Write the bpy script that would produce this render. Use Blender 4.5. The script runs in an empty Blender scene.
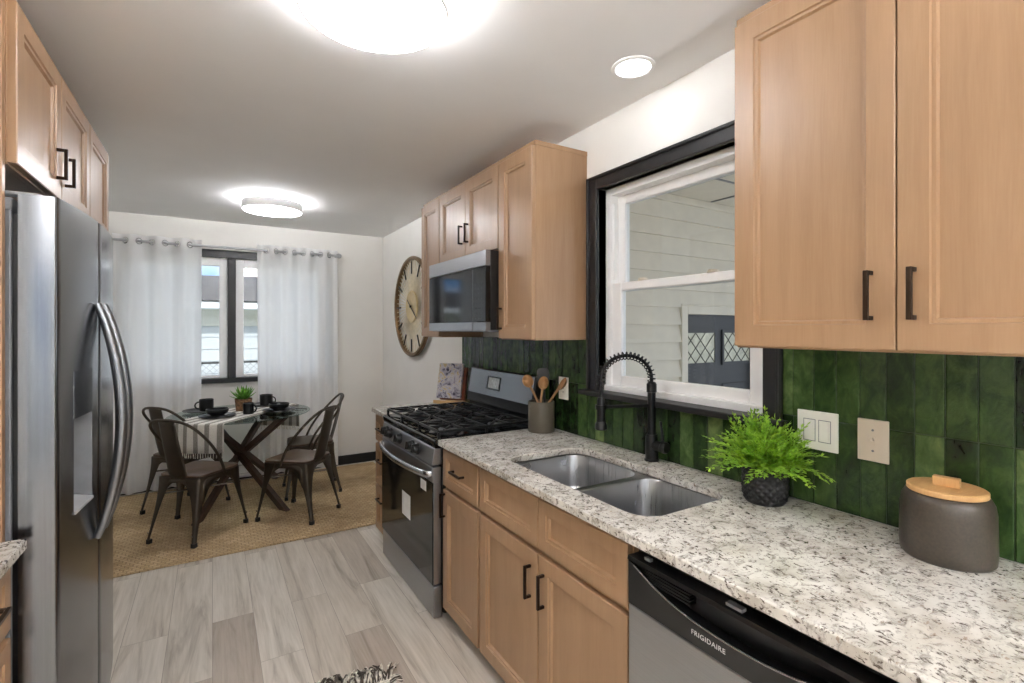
import bpy, bmesh, math, random
from mathutils import Vector, Matrix
R = random.Random(7)
S = bpy.context.scene
COL = S.collection
PI = math.pi

# ------------------------------------------------------------------ camera
cam_d = bpy.data.cameras.new('camera')
cam_d.sensor_width = 36.0
cam_d.lens = 36.0 * 493.0 / 1024.0
cam_d.shift_y = -12.0 / 1024.0
cam_d.clip_start = 0.02
cam = bpy.data.objects.new('camera', cam_d)
COL.objects.link(cam)
cam.location = (0, 0, 1.472)
cam.rotation_euler = (PI / 2, 0, -0.546)
S.camera = cam

# ------------------------------------------------------------------ exposure, world, sun
S.view_settings.view_transform = 'Standard'
S.view_settings.look = 'None'
S.view_settings.gamma = 1.0
S.view_settings.use_curve_mapping = False
S.view_settings.exposure = 1.25
LAMP = 9.0        # radiance of the ceiling lamp diffusers
HALO = 120.0         # radiance of the lamps' back-lit rim
FILL_UPLIGHT = 340.0  # radiance of the added fill torchiere
SKY = 0.95

S.cycles.max_bounces = 10
S.cycles.diffuse_bounces = 8
S.cycles.glossy_bounces = 5
S.cycles.transparent_max_bounces = 16
S.cycles.caustics_reflective = False
S.cycles.caustics_refractive = False
S.cycles.sample_clamp_indirect = 6.0
S.cycles.use_denoising = True

wd = bpy.data.worlds.new('sky'); S.world = wd; wd.use_nodes = True
nt = wd.node_tree; nt.nodes.clear()
wo = nt.nodes.new('ShaderNodeOutputWorld'); wb = nt.nodes.new('ShaderNodeBackground')
tc = nt.nodes.new('ShaderNodeTexCoord'); nz = nt.nodes.new('ShaderNodeTexNoise')
nz.inputs['Scale'].default_value = 3.2; nz.inputs['Detail'].default_value = 6
cr = nt.nodes.new('ShaderNodeValToRGB')
cr.color_ramp.elements[0].position = 0.38; cr.color_ramp.elements[0].color = (0.12, 0.32, 0.66, 1)
cr.color_ramp.elements[1].position = 0.56; cr.color_ramp.elements[1].color = (1.0, 0.98, 0.95, 1)
wm = nt.nodes.new('ShaderNodeMapping'); wm.inputs['Location'].default_value = (3.1, 2.2, 0.9)
nt.links.new(tc.outputs['Generated'], wm.inputs['Vector']); nt.links.new(wm.outputs['Vector'], nz.inputs['Vector'])
nt.links.new(nz.outputs['Fac'], cr.inputs['Fac'])
nt.links.new(cr.outputs['Color'], wb.inputs['Color'])
wb.inputs['Strength'].default_value = SKY
nt.links.new(wb.outputs['Background'], wo.inputs['Surface'])

sun_d = bpy.data.lights.new('sun', 'SUN'); sun_d.energy = 1.5; sun_d.angle = 0.02
sun = bpy.data.objects.new('sun', sun_d); COL.objects.link(sun)
sun.rotation_euler = Vector((0.5, 0.75, -0.62)).to_track_quat('-Z', 'Y').to_euler()

# ------------------------------------------------------------------ materials
def lin(c):
    o = []
    for v in c:
        v = v / 255.0
        o.append(v / 12.92 if v <= 0.04045 else ((v + 0.055) / 1.055) ** 2.4)
    return (o[0], o[1], o[2], 1.0)

class Mat:
    def __init__(s, name, rgb=(200, 200, 200), rough=0.5, metal=0.0, **kw):
        s.m = bpy.data.materials.new(name); s.m.use_nodes = True
        s.t = s.m.node_tree
        s.b = next(n for n in s.t.nodes if n.type == 'BSDF_PRINCIPLED')
        s.out = next(n for n in s.t.nodes if n.type == 'OUTPUT_MATERIAL')
        s.b.inputs['Base Color'].default_value = lin(rgb)
        s.b.inputs['Roughness'].default_value = rough
        s.b.inputs['Metallic'].default_value = metal
        for k, v in kw.items():
            s.b.inputs[k.replace('_', ' ')].default_value = v
    def n(s, typ, **kw):
        n = s.t.nodes.new(typ)
        for k, v in kw.items():
            if k in n.inputs: n.inputs[k].default_value = v
            else: setattr(n, k, v)
        return n
    def l(s, a, b): s.t.links.new(a, b)
    def coord(s, scale=(1, 1, 1), rot=(0, 0, 0)):
        c = s.n('ShaderNodeTexCoord'); mp = s.n('ShaderNodeMapping')
        mp.inputs['Scale'].default_value = scale; mp.inputs['Rotation'].default_value = rot
        s.l(c.outputs['Object'], mp.inputs['Vector'])
        return mp.outputs['Vector']
    def noise(s, vec, scale, detail=3, rough=0.5, dist=0.0):
        n = s.n('ShaderNodeTexNoise'); n.inputs['Scale'].default_value = scale
        n.inputs['Detail'].default_value = detail; n.inputs['Roughness'].default_value = rough
        n.inputs['Distortion'].default_value = dist
        s.l(vec, n.inputs['Vector']); return n.outputs['Fac']
    def ramp(s, fac, stops):
        r = s.n('ShaderNodeValToRGB'); e = r.color_ramp.elements
        while len(e) < len(stops): e.new(0.5)
        for i, (p, c) in enumerate(stops):
            e[i].position = p; e[i].color = lin(c) if len(c) == 3 else c
        s.l(fac, r.inputs['Fac']); return r.outputs['Color']
    def mix(s, fac, a, b, mode='MIX'):
        m = s.n('ShaderNodeMix'); m.data_type = 'RGBA'; m.blend_type = mode
        if isinstance(fac, (int, float)): m.inputs[0].default_value = fac
        else: s.l(fac, m.inputs[0])
        for sock, v in ((m.inputs[6], a), (m.inputs[7], b)):
            if isinstance(v, tuple): sock.default_value = lin(v) if len(v) == 3 else v
            else: s.l(v, sock)
        return m.outputs[2]
    def base(s, c): s.l(c, s.b.inputs['Base Color']); return s
    def bump(s, h, strength=0.2, dist=0.002):
        b = s.n('ShaderNodeBump'); b.inputs['Strength'].default_value = strength
        b.inputs['Distance'].default_value = dist
        s.l(h, b.inputs['Height']); s.l(b.outputs['Normal'], s.b.inputs['Normal']); return s

M = {}
def simple(key, rgb, rough=0.5, metal=0.0, var=0.05, scale=20, **kw):
    m = Mat(key, rgb, rough, metal, **kw)
    f = m.noise(m.coord(), scale, 3)
    lo = tuple(max(0, int(c * (1 - var))) for c in rgb); hi = tuple(min(255, int(c * (1 + var))) for c in rgb)
    m.base(m.ramp(f, [(0.3, lo), (0.7, hi)]))
    M[key] = m.m
    return m

m = simple('wall_paint', (232, 230, 225), 0.75, var=0.01, scale=3); m.bump(m.noise(m.coord(), 220, 2), 0.05, 0.001)
m = simple('ceiling_paint', (248, 248, 248), 0.85, var=0.008, scale=3); m.bump(m.noise(m.coord(), 160, 2), 0.05, 0.001)
simple('black_trim', (26, 26, 27), 0.45, var=0.08)
simple('white_vinyl', (251, 251, 251), 0.35, var=0.01)
simple('white_plate', (240, 238, 230), 0.35, var=0.01)
simple('beige_plate', (214, 202, 184), 0.4, var=0.01)
simple('black_plastic', (18, 18, 19), 0.3, var=0.1)
simple('black_gloss', (10, 10, 11), 0.08, var=0.1)
simple('cast_iron', (16, 16, 17), 0.3, var=0.2, scale=80)
simple('bronze', (52, 38, 28), 0.36, 0.75, var=0.1)
simple('black_metal', (16, 16, 17), 0.33, 0.4, var=0.1)
simple('stoneware_black', (15, 16, 18), 0.3, var=0.1, scale=60)
simple('chrome', (225, 225, 228), 0.12, 1.0, var=0.02)
simple('grey_plastic', (120, 122, 125), 0.4, var=0.04)
simple('dim_print', (58, 60, 62), 0.4, var=0.04)
simple('light_grey_plastic', (175, 177, 180), 0.35, var=0.03)
simple('paper', (222, 222, 222), 0.6, var=0.03)
simple('dark_red_cover', (120, 58, 36), 0.5, var=0.1)
simple('gold_rim', (122, 96, 66), 0.35, 0.7, var=0.1)
simple('spoke', (226, 214, 186), 0.4, 0.5, var=0.05)
simple('hub', (206, 184, 140), 0.32, 0.6, var=0.05)
simple('taupe_ceramic', (88, 81, 68), 0.5, var=0.03)
simple('dark_soil', (50, 40, 30), 0.9, var=0.2)
simple('light_oak', (196, 160, 112), 0.5, var=0.06, scale=30)
simple('pale_siding', (206, 208, 210), 0.6, var=0.01)
simple('grey_house', (222, 216, 202), 0.7, var=0.02)
simple('screen', (206, 212, 214), 0.25, var=0.12, scale=60)

def wood(key, a, b, rough=0.38, sc=(9, 9, 0.8), strength=0.05, coat=0.15):
    m = Mat(key, a, rough); m.b.inputs['Coat Weight'].default_value = coat; m.b.inputs['Coat Roughness'].default_value = 0.25
    v = m.coord(sc)
    f1 = m.noise(v, 2.4, 5, 0.6, 0.6)
    v2 = m.coord((sc[0] * 9, sc[1] * 9, sc[2] * 4)); f2 = m.noise(v2, 3.0, 3, 0.6)
    v3 = m.coord((1.6, 1.6, 0.9)); f3 = m.noise(v3, 2.0, 2)
    c = m.ramp(f1, [(0.32, b), (0.62, a)])
    c = m.mix(0.35, c, m.ramp(f2, [(0.3, b), (0.7, a)]))
    c2 = m.mix(0.25, c, m.ramp(f3, [(0.35, b), (0.65, a)]))
    m.base(c2); m.bump(f2, strength, 0.001)
    M[key] = m.m
wood('maple', (168, 135, 103), (150, 117, 86))
wood('spoon_wood', (176, 134, 90), (146, 104, 64), 0.5, (20, 20, 3))
wood('canister_lid', (218, 176, 120), (196, 150, 96), 0.45, (6, 40, 6))
wood('walnut', (74, 46, 32), (44, 27, 19), 0.42, (14, 14, 2))
wood('seat_wood', (98, 76, 58), (62, 46, 35), 0.36, (3, 26, 3))

# brushed steel
def steel(key, rgb, rough, sc=(2, 2, 160)):
    m = Mat(key, rgb, rough, 1.0)
    f = m.noise(m.coord(sc), 3.0, 3)
    lo = tuple(int(c * 0.95) for c in rgb); m.base(m.ramp(f, [(0.3, lo), (0.7, rgb)]))
    r = m.n('ShaderNodeMapRange'); r.inputs[3].default_value = rough * 0.85; r.inputs[4].default_value = rough * 1.2
    m.l(f, r.inputs[0]); m.l(r.outputs[0], m.b.inputs['Roughness'])
    M[key] = m.m
steel('fridge_steel', (132, 134, 138), 0.2, (60, 60, 0.5))
steel('range_steel', (172, 173, 176), 0.3, (160, 2, 160))
steel('sink_steel', (188, 189, 191), 0.28, (2, 120, 2))
steel('handle_steel', (188, 190, 194), 0.24, (90, 90, 3))
steel('door_handle_steel', (140, 142, 146), 0.3, (90, 90, 3))
steel('gunmetal', (92, 85, 76), 0.40, (6, 6, 6))

# plank floor, boards run along Y
m = Mat('oak_planks', (188, 178, 166), 0.42)
v = m.coord((1, 1, 1), (0, 0, PI / 2))
bk = m.n('ShaderNodeTexBrick'); bk.offset = 0.37; bk.offset_frequency = 2
bk.inputs['Scale'].default_value = 1.0; bk.inputs['Brick Width'].default_value = 1.22; bk.inputs['Row Height'].default_value = 0.182
bk.inputs['Mortar Size'].default_value = 0.0012; bk.inputs['Mortar Smooth'].default_value = 0.2; bk.inputs['Bias'].default_value = 0.0
bk.inputs['Color1'].default_value = (0, 0, 0, 1); bk.inputs['Color2'].default_value = (1, 1, 1, 1); bk.inputs['Mortar'].default_value = (0.5, 0.5, 0.5, 1)
m.l(v, bk.inputs['Vector'])
sh = m.n('ShaderNodeVectorMath'); sh.operation = 'MULTIPLY_ADD'
cm = m.coord((7.5, 0.75, 1)); m.l(bk.outputs['Color'], sh.inputs[0]); sh.inputs[1].default_value = (17, 29, 5); m.l(cm, sh.inputs[2])
g1 = m.noise(sh.outputs[0], 1.6, 5, 0.6, 1.2)
sh2 = m.n('ShaderNodeVectorMath'); sh2.operation = 'MULTIPLY_ADD'
cm2 = m.coord((60, 2.5, 1)); m.l(bk.outputs['Color'], sh2.inputs[0]); sh2.inputs[1].default_value = (7, 9, 5); m.l(cm2, sh2.inputs[2])
g2 = m.noise(sh2.outputs[0], 1.5, 3, 0.6, 0.3)
tone = m.ramp(bk.outputs['Color'], [(0.0, (182, 169, 156)), (0.3, (212, 203, 191)), (1.0, (226, 219, 209))])
gr = m.ramp(g1, [(0.3, (190, 184, 177)), (0.45, (238, 236, 233)), (0.66, (255, 255, 255))])
c = m.mix(0.9, tone, gr, 'MULTIPLY')
c = m.mix(0.5, c, m.ramp(g2, [(0.3, (218, 215, 210)), (0.6, (255, 255, 255))]), 'MULTIPLY')
c = m.mix(bk.outputs['Fac'], c, (150, 140, 128))
m.base(c); m.bump(g2, 0.05, 0.001); M['floor'] = m.m

# granite
m = Mat('granite', (225, 220, 210), 0.16); m.b.inputs['Coat Weight'].default_value = 0.2
v = m.coord()
big = m.noise(v, 9, 3, 0.6, 0.4)
flk = m.noise(m.coord((1, 0.6, 1)), 120, 5, 0.7, 0.5)
fl2 = m.noise(m.coord((0.7, 1, 1)), 38, 5, 0.7, 1.0)
c = m.ramp(big, [(0.35, (198, 192, 182)), (0.6, (232, 229, 222))])
c = m.mix(m.ramp(fl2, [(0.50, (0, 0, 0)), (0.62, (225, 225, 225))]), c, (150, 143, 134))
dk = m.n('ShaderNodeMath'); dk.operation = 'ADD'; m.l(flk, dk.inputs[0])
bg = m.n('ShaderNodeMath'); bg.operation = 'MULTIPLY_ADD'; m.l(fl2, bg.inputs[0]); bg.inputs[1].default_value = 0.25; bg.inputs[2].default_value = -0.125
m.l(bg.outputs[0], dk.inputs[1])
c = m.mix(m.ramp(dk.outputs[0], [(0.565, (0, 0, 0)), (0.615, (255, 255, 255))]), c, (88, 77, 69))
br = m.noise(m.coord((1, 1.6, 1)), 55, 3, 0.6)
c = m.mix(m.ramp(br, [(0.64, (0, 0, 0)), (0.7, (210, 210, 210))]), c, (138, 112, 92))
m.base(c); M['granite'] = m.m

# glazed green tile, one tone per tile
m = Mat('green_tile', (50, 84, 48), 0.13); m.b.inputs['Specular IOR Level'].default_value = 0.28
at = m.n('ShaderNodeAttribute'); at.attribute_name = 'tone'
v = m.coord((1, 1, 0.6))
mot = m.noise(v, 26, 4, 0.65, 0.6)
ad = m.n('ShaderNodeMath'); ad.operation = 'MULTIPLY_ADD'; m.l(mot, ad.inputs[0]); ad.inputs[1].default_value = 1.1; ad.inputs[2].default_value = -0.55
a2 = m.n('ShaderNodeMath'); a2.operation = 'ADD'; m.l(at.outputs['Fac'], a2.inputs[0]); m.l(ad.outputs[0], a2.inputs[1])
m.base(m.ramp(a2.outputs[0], [(0.05, (14, 24, 12)), (0.35, (38, 58, 28)), (0.65, (64, 88, 46)), (0.95, (104, 122, 74))]))
m.bump(m.noise(m.coord((1, 1, 0.7)), 38, 4, 0.6, 0.5), 0.45, 0.005); M['green_tile'] = m.m
simple('grout', (62, 76, 58), 0.8, var=0.1)

# jute weave
m = Mat('jute', (190, 155, 104), 0.9)
v = m.coord((1, 1, 1))
w1 = m.n('ShaderNodeTexBrick'); w1.offset = 0.5; w1.inputs['Scale'].default_value = 1.0
w1.inputs['Brick Width'].default_value = 0.042; w1.inputs['Row Height'].default_value = 0.030; w1.inputs['Mortar Size'].default_value = 0.0045
w1.inputs['Mortar Smooth'].default_value = 1.0
w1.inputs['Color1'].default_value = lin((228, 202, 160)); w1.inputs['Color2'].default_value = lin((196, 166, 122)); w1.inputs['Mortar'].default_value = lin((138, 110, 74))
m.l(v, w1.inputs['Vector'])
pat = m.noise(m.coord(), 3.5, 3)
c = m.mix(0.6, w1.outputs['Color'], m.ramp(pat, [(0.35, (176, 168, 156)), (0.65, (255, 255, 255))]), 'MULTIPLY')
c = m.mix(0.35, c, m.ramp(m.noise(m.coord(), 160, 2), [(0.3, (158, 126, 84)), (0.7, (236, 212, 172))]))
m.base(c)
inv = m.n('ShaderNodeMath'); inv.operation = 'SUBTRACT'; inv.inputs[0].default_value = 1.0; m.l(w1.outputs['Fac'], inv.inputs[1])
m.bump(inv.outputs[0], 0.8, 0.008); M['jute'] = m.m

# foliage
def leaf(key, a, b, tr=0.15):
    m = Mat(key, a, 0.5)
    m.base(m.ramp(m.noise(m.coord(), 30, 2), [(0.3, b), (0.7, a)]))
    m.b.inputs['Subsurface Weight'].default_value = 0.0
    t = m.n('ShaderNodeBsdfTranslucent'); t.inputs['Color'].default_value = lin(a)
    x = m.n('ShaderNodeMixShader'); x.inputs[0].default_value = tr
    m.l(m.b.outputs[0], x.inputs[1]); m.l(t.outputs[0], x.inputs[2]); m.l(x.outputs[0], m.out.inputs['Surface'])
    M[key] = m.m
leaf('fern_green', (190, 224, 84), (100, 158, 42))
leaf('succulent_green', (124, 184, 62), (66, 128, 40))

# sheer curtain
m = Mat('sheer', (252, 252, 252), 0.9)
m.base(m.ramp(m.noise(m.coord((300, 300, 300)), 1, 1), [(0.3, (250, 250, 250)), (0.7, (254, 254, 254))]))
t = m.n('ShaderNodeBsdfTranslucent'); t.inputs['Color'].default_value = lin((253, 253, 254))
tp = m.n('ShaderNodeBsdfTransparent')
x1 = m.n('ShaderNodeMixShader'); x1.inputs[0].default_value = 0.42; m.l(m.b.outputs[0], x1.inputs[1]); m.l(t.outputs[0], x1.inputs[2])
x2 = m.n('ShaderNodeMixShader'); x2.inputs[0].default_value = 0.05; m.l(x1.outputs[0], x2.inputs[1]); m.l(tp.outputs[0], x2.inputs[2])
m.l(x2.outputs[0], m.out.inputs['Surface']); M['sheer'] = m.m

# pane / table glass: thin sheet, clear with Fresnel reflection
def thin_glass(key, tint, spec=1.0, extra=0.0):
    m = Mat(key, (255, 255, 255), 0.0)
    tp = m.n('ShaderNodeBsdfTransparent'); tp.inputs['Color'].default_value = lin(tint)
    gl = m.n('ShaderNodeBsdfGlossy'); gl.inputs['Roughness'].default_value = 0.01
    fr = m.n('ShaderNodeFresnel'); ge = m.n('ShaderNodeNewGeometry')
    io = m.n('ShaderNodeMapRange'); io.inputs[3].default_value = 1.5; io.inputs[4].default_value = 1 / 1.5
    m.l(ge.outputs['Backfacing'], io.inputs[0]); m.l(io.outputs[0], fr.inputs['IOR'])
    mu = m.n('ShaderNodeMath'); mu.operation = 'MULTIPLY_ADD'; mu.inputs[1].default_value = spec; mu.inputs[2].default_value = extra
    m.l(fr.outputs[0], mu.inputs[0])
    x = m.n('ShaderNodeMixShader'); m.l(mu.outputs[0], x.inputs[0]); m.l(tp.outputs[0], x.inputs[1]); m.l(gl.outputs[0], x.inputs[2])
    m.l(x.outputs[0], m.out.inputs['Surface']); M[key] = m.m
thin_glass('pane', (247, 249, 249), 0.8)
thin_glass('table_glass', (222, 234, 230), 1.0)

def emit(key, rgb, s):
    m = Mat(key, rgb, 0.5); m.b.inputs['Emission Color'].default_value = lin(rgb); m.b.inputs['Emission Strength'].default_value = s
    M[key] = m.m
emit('lamp_diffuser', (252, 252, 255), LAMP)
emit('lamp_halo', (252, 252, 255), HALO)
emit('fill_uplight', (252, 252, 255), FILL_UPLIGHT)
emit('can_diffuser', (252, 252, 255), LAMP)
M['lamp_diffuser'].cycles.emission_sampling = 'FRONT_BACK'

# striped runner
m = Mat('striped_cloth', (220, 216, 206), 0.9)
v = m.coord(); sp = m.n('ShaderNodeSeparateXYZ'); m.l(v, sp.inputs[0])
sc_ = m.n('ShaderNodeMath'); sc_.operation = 'MULTIPLY'; sc_.inputs[1].default_value = 11.5; m.l(sp.outputs['Y'], sc_.inputs[0])
fr_ = m.n('ShaderNodeMath'); fr_.operation = 'FRACT'; m.l(sc_.outputs[0], fr_.inputs[0])
r = m.n('ShaderNodeValToRGB'); r.color_ramp.interpolation = 'CONSTANT'
e = r.color_ramp.elements; e[0].position = 0; e[0].color = lin((226, 222, 214)); e[1].position = 0.5; e[1].color = lin((120, 114, 104))
e2 = e.new(0.9); e2.color = lin((226, 222, 214))
m.l(fr_.outputs[0], r.inputs['Fac'])
m.base(m.mix(0.25, r.outputs['Color'], m.ramp(m.noise(m.coord(), 260, 2), [(0.3, (90, 86, 80)), (0.7, (250, 248, 240))])))
M['striped_cloth'] = m.m

m = simple('quilted_black', (26, 26, 27), 0.55, var=0.15, scale=90)
m = simple('speckled_stone', (60, 53, 44), 0.42, var=0.12, scale=160)
m = simple('basket_weave', (128, 96, 66), 0.8, var=0.28, scale=45)
m = simple('shingles', (78, 74, 74), 0.9, var=0.2, scale=30)
m = simple('porch_paint', (216, 209, 194), 0.6, var=0.02, scale=8)
m = simple('charcoal_door', (44, 46, 50), 0.5, var=0.05)
m = simple('cream_glass', (196, 196, 176), 0.2, var=0.1, scale=14)
m = simple('yarn', (206, 200, 188), 0.9, var=0.25, scale=60)
m = simple('dark_yarn', (74, 66, 58), 0.9, var=0.25, scale=60)
m = simple('grass', (96, 112, 66), 0.95, var=0.2, scale=8)
m = simple('lawn_concrete', (176, 172, 166), 0.9, var=0.05, scale=8)

# book cover, soft blocks of colour
m = Mat('book_cover', (180, 178, 184), 0.35)
c = m.ramp(m.noise(m.coord((1, 1, 1)), 16, 3, 0.6, 1.5), [(0.36, (70, 66, 86)), (0.45, (176, 172, 186)), (0.55, (206, 204, 208)), (0.63, (196, 170, 110)), (0.7, (232, 230, 226))])
m.base(c); M['book_cover'] = m.m

# ------------------------------------------------------------------ mesh helpers
class MB:
    def __init__(s): s.v = []; s.f = []; s.tone = None
    def add(s, vs, fs):
        b = len(s.v); s.v += [tuple(p) for p in vs]; s.f += [tuple(i + b for i in f) for f in fs]; return s
    def box(s, x0, x1, y0, y1, z0, z1):
        x0, x1 = min(x0, x1), max(x0, x1); y0, y1 = min(y0, y1), max(y0, y1); z0, z1 = min(z0, z1), max(z0, z1)
        return s.add([(x0, y0, z0), (x1, y0, z0), (x1, y1, z0), (x0, y1, z0), (x0, y0, z1), (x1, y0, z1), (x1, y1, z1), (x0, y1, z1)],
                     [(0, 3, 2, 1), (4, 5, 6, 7), (0, 1, 5, 4), (1, 2, 6, 5), (2, 3, 7, 6), (3, 0, 4, 7)])
    def loft(s, rings, closed_ring=True, cap0=True, cap1=True, loop=False):
        n = len(rings[0]); vs = [p for r in rings for p in r]; fs = []
        m_ = len(rings)
        for i in range(m_ if loop else m_ - 1):
            i2 = (i + 1) % m_
            for j in range(n if closed_ring else n - 1):
                j2 = (j + 1) % n
                fs.append((i * n + j, i * n + j2, i2 * n + j2, i2 * n + j))
        if closed_ring and not loop:
            if cap0: fs.append(tuple(range(n - 1, -1, -1)))
            if cap1: fs.append(tuple((m_ - 1) * n + j for j in range(n)))
        return s.add(vs, fs)
    def lathe(s, prof, c=(0, 0, 0), seg=32, axis='z', cap=True):
        rings = []
        for r, h in prof:
            ring = []
            for k in range(seg):
                a = 2 * PI * k / seg; x, y = r * math.cos(a), r * math.sin(a)
                p = (x, y, h) if axis == 'z' else ((h, x, y) if axis == 'x' else (y, h, x))
                ring.append((p[0] + c[0], p[1] + c[1], p[2] + c[2]))
            rings.append(ring)
        return s.loft(rings, cap0=cap, cap1=cap)
    def tube(s, pts, rad, seg=10, closed=False, sect=None, up=(0, 0, 1)):
        P = [Vector(p) for p in pts]; n = len(P); rings = []
        rads = rad if isinstance(rad, (list, tuple)) else [rad] * n
        tang = []
        for i in range(n):
            a = P[(i - 1) % n] if (closed or i > 0) else P[i]; b = P[(i + 1) % n] if (closed or i < n - 1) else P[i]
            tang.append((b - a).normalized())
        ref = Vector(up)
        if abs(ref.dot(tang[0])) > 0.95: ref = Vector((1, 0, 0)) if abs(tang[0].x) < 0.9 else Vector((0, 1, 0))
        u = (ref - tang[0] * ref.dot(tang[0])).normalized()
        for i in range(n):
            t = tang[i]; u = (u - t * u.dot(t)).normalized(); w = t.cross(u)
            ring = []
            if sect is None:
                for k in range(seg):
                    a = 2 * PI * k / seg
                    ring.append(P[i] + (u * math.cos(a) + w * math.sin(a)) * rads[i])
            else:
                for (a, b) in sect: ring.append(P[i] + u * (a * rads[i]) + w * (b * rads[i]))
            rings.append(ring)
        return s.loft(rings, loop=closed)
    def prism(s, poly, lo, hi, axis='z'):
        def P(a, b, h): return (a, b, h) if axis == 'z' else ((h, a, b) if axis == 'x' else (a, h, b))
        return s.loft([[P(a, b, lo) for a, b in poly], [P(a, b, hi) for a, b in poly]])
    def xform(s, mat, start=0):
        for i in range(start, len(s.v)): s.v[i] = tuple(mat @ Vector(s.v[i]))
        return s

def wloc(o):
    p = Vector((0, 0, 0))
    while o is not None: p += o.location; o = o.parent
    return p

def obj(name, mb, mat, parent=None, bevel=0.0, seg=2, sharp=35, subsurf=0, solid=0.0, tones=None):
    off = wloc(parent)
    me = bpy.data.meshes.new(name)
    me.from_pydata([tuple(Vector(p) - off) for p in mb.v], [], mb.f)
    if tones is not None:
        a = me.attributes.new('tone', 'FLOAT', 'POINT'); a.data.foreach_set('value', tones)
    bm = bmesh.new(); bm.from_mesh(me)
    bmesh.ops.recalc_face_normals(bm, faces=bm.faces)
    for f in bm.faces: f.smooth = True
    ca = math.radians(sharp)
    for ed in bm.edges:
        ed.smooth = not (len(ed.link_faces) == 2 and ed.calc_face_angle(0) > ca)
    bm.to_mesh(me); bm.free()
    me.materials.append(M[mat])
    o = bpy.data.objects.new(name, me); COL.objects.link(o)
    if parent: o.parent = parent
    if solid: md = o.modifiers.new('solid', 'SOLIDIFY'); md.thickness = solid; md.offset = 0
    if bevel:
        md = o.modifiers.new('bevel', 'BEVEL'); md.width = bevel; md.segments = seg; md.limit_method = 'ANGLE'; md.angle_limit = math.radians(40)
        md.harden_normals = False
    if subsurf: md = o.modifiers.new('sub', 'SUBSURF'); md.levels = subsurf; md.render_levels = subsurf
    return o

def tag(o, label, cat, group=None):
    o['label'] = label; o['category'] = cat
    if group: o['group'] = group
    return o
def thing(name, label, cat, loc=(0, 0, 0), group=None):
    o = bpy.data.objects.new(name, None); COL.objects.link(o); o.location = loc; o.empty_display_size = 0.1
    return tag(o, label, cat, group)
def struct(name, mb, mat, parent=None, **kw):
    o = obj(name, mb, mat, parent, **kw)
    if parent is None: o['kind'] = 'structure'
    return o
def dup(root, label, loc=None, rz=None):
    r = root.copy(); COL.objects.link(r)
    if loc is not None: r.location = loc
    if rz is not None: r.rotation_euler = (0, 0, rz)
    r['label'] = label
    for ch in list(root.children):
        c = ch.copy(); COL.objects.link(c); c.parent = r
        for g in list(ch.children):
            d = g.copy(); COL.objects.link(d); d.parent = c
    return r

# ------------------------------------------------------------------ dimensions
W = 1.656      # right wall
L = -1.07      # left wall
D = 5.55       # back wall
B = -3.0       # wall behind the camera
H = 2.515
XC = 0.974     # worktop front edge
CT = 0.914     # worktop height
ZB, ZT = 1.419, 2.386   # wall cabinets
XU = 1.315     # wall cabinet door faces

# ------------------------------------------------------------------ room shell
struct('floor', MB().box(L - 0.15, W + 0.15, B - 0.15, D + 0.15, -0.12, 0), 'floor')
struct('ceiling', MB().box(L - 0.15, W + 0.15, B - 0.15, D + 0.15, H, H + 0.15), 'ceiling_paint')
struct('wall_left', MB().box(L - 0.15, L, B - 0.15, D + 0.15, 0, H), 'wall_paint')
def wall_hole(x0, x1, a0, a1, z1, h, axis):
    """wall slab with one rectangular hole h=(a0,a1,z0,z1); axis is the slab's long axis"""
    mb = MB()
    def bx(p0, p1, q0, q1):
        if axis == 'y': mb.box(x0, x1, p0, p1, q0, q1)
        else: mb.box(p0, p1, x0, x1, q0, q1)
    bx(a0, h[0], 0, z1); bx(h[1], a1, 0, z1); bx(h[0], h[1], 0, h[2]); bx(h[0], h[1], h[3], z1)
    return mb
WO = (1.015, 1.885, 1.165, 2.175)     # kitchen window opening (Y0,Y1,Z0,Z1)
BO = (-0.70, 1.02, 1.0, 2.165)        # dining window opening (X0,X1,Z0,Z1)
RO = (-0.95, 1.5, 0.05, 2.2)           # unseen opening added behind the camera for fill daylight
struct('wall_right', wall_hole(W, W + 0.15, B - 0.15, D + 0.15, H, WO, 'y'), 'wall_paint')
struct('wall_back', wall_hole(D, D + 0.15, L, W, H, BO, 'x'), 'wall_paint')
struct('wall_rear', wall_hole(B - 0.15, B, L, W, H, RO, 'x'), 'wall_paint')
struct('baseboard_back', MB().box(L, W - 0.015, D - 0.015, D, 0, 0.10), 'black_trim', bevel=0.003)
struct('baseboard_right', MB().box(W - 0.015, W, 3.56, D, 0, 0.10), 'black_trim', bevel=0.003)
struct('baseboard_left', MB().box(L, L + 0.015, 3.0, D - 0.015, 0, 0.10), 'black_trim', bevel=0.003)

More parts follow.
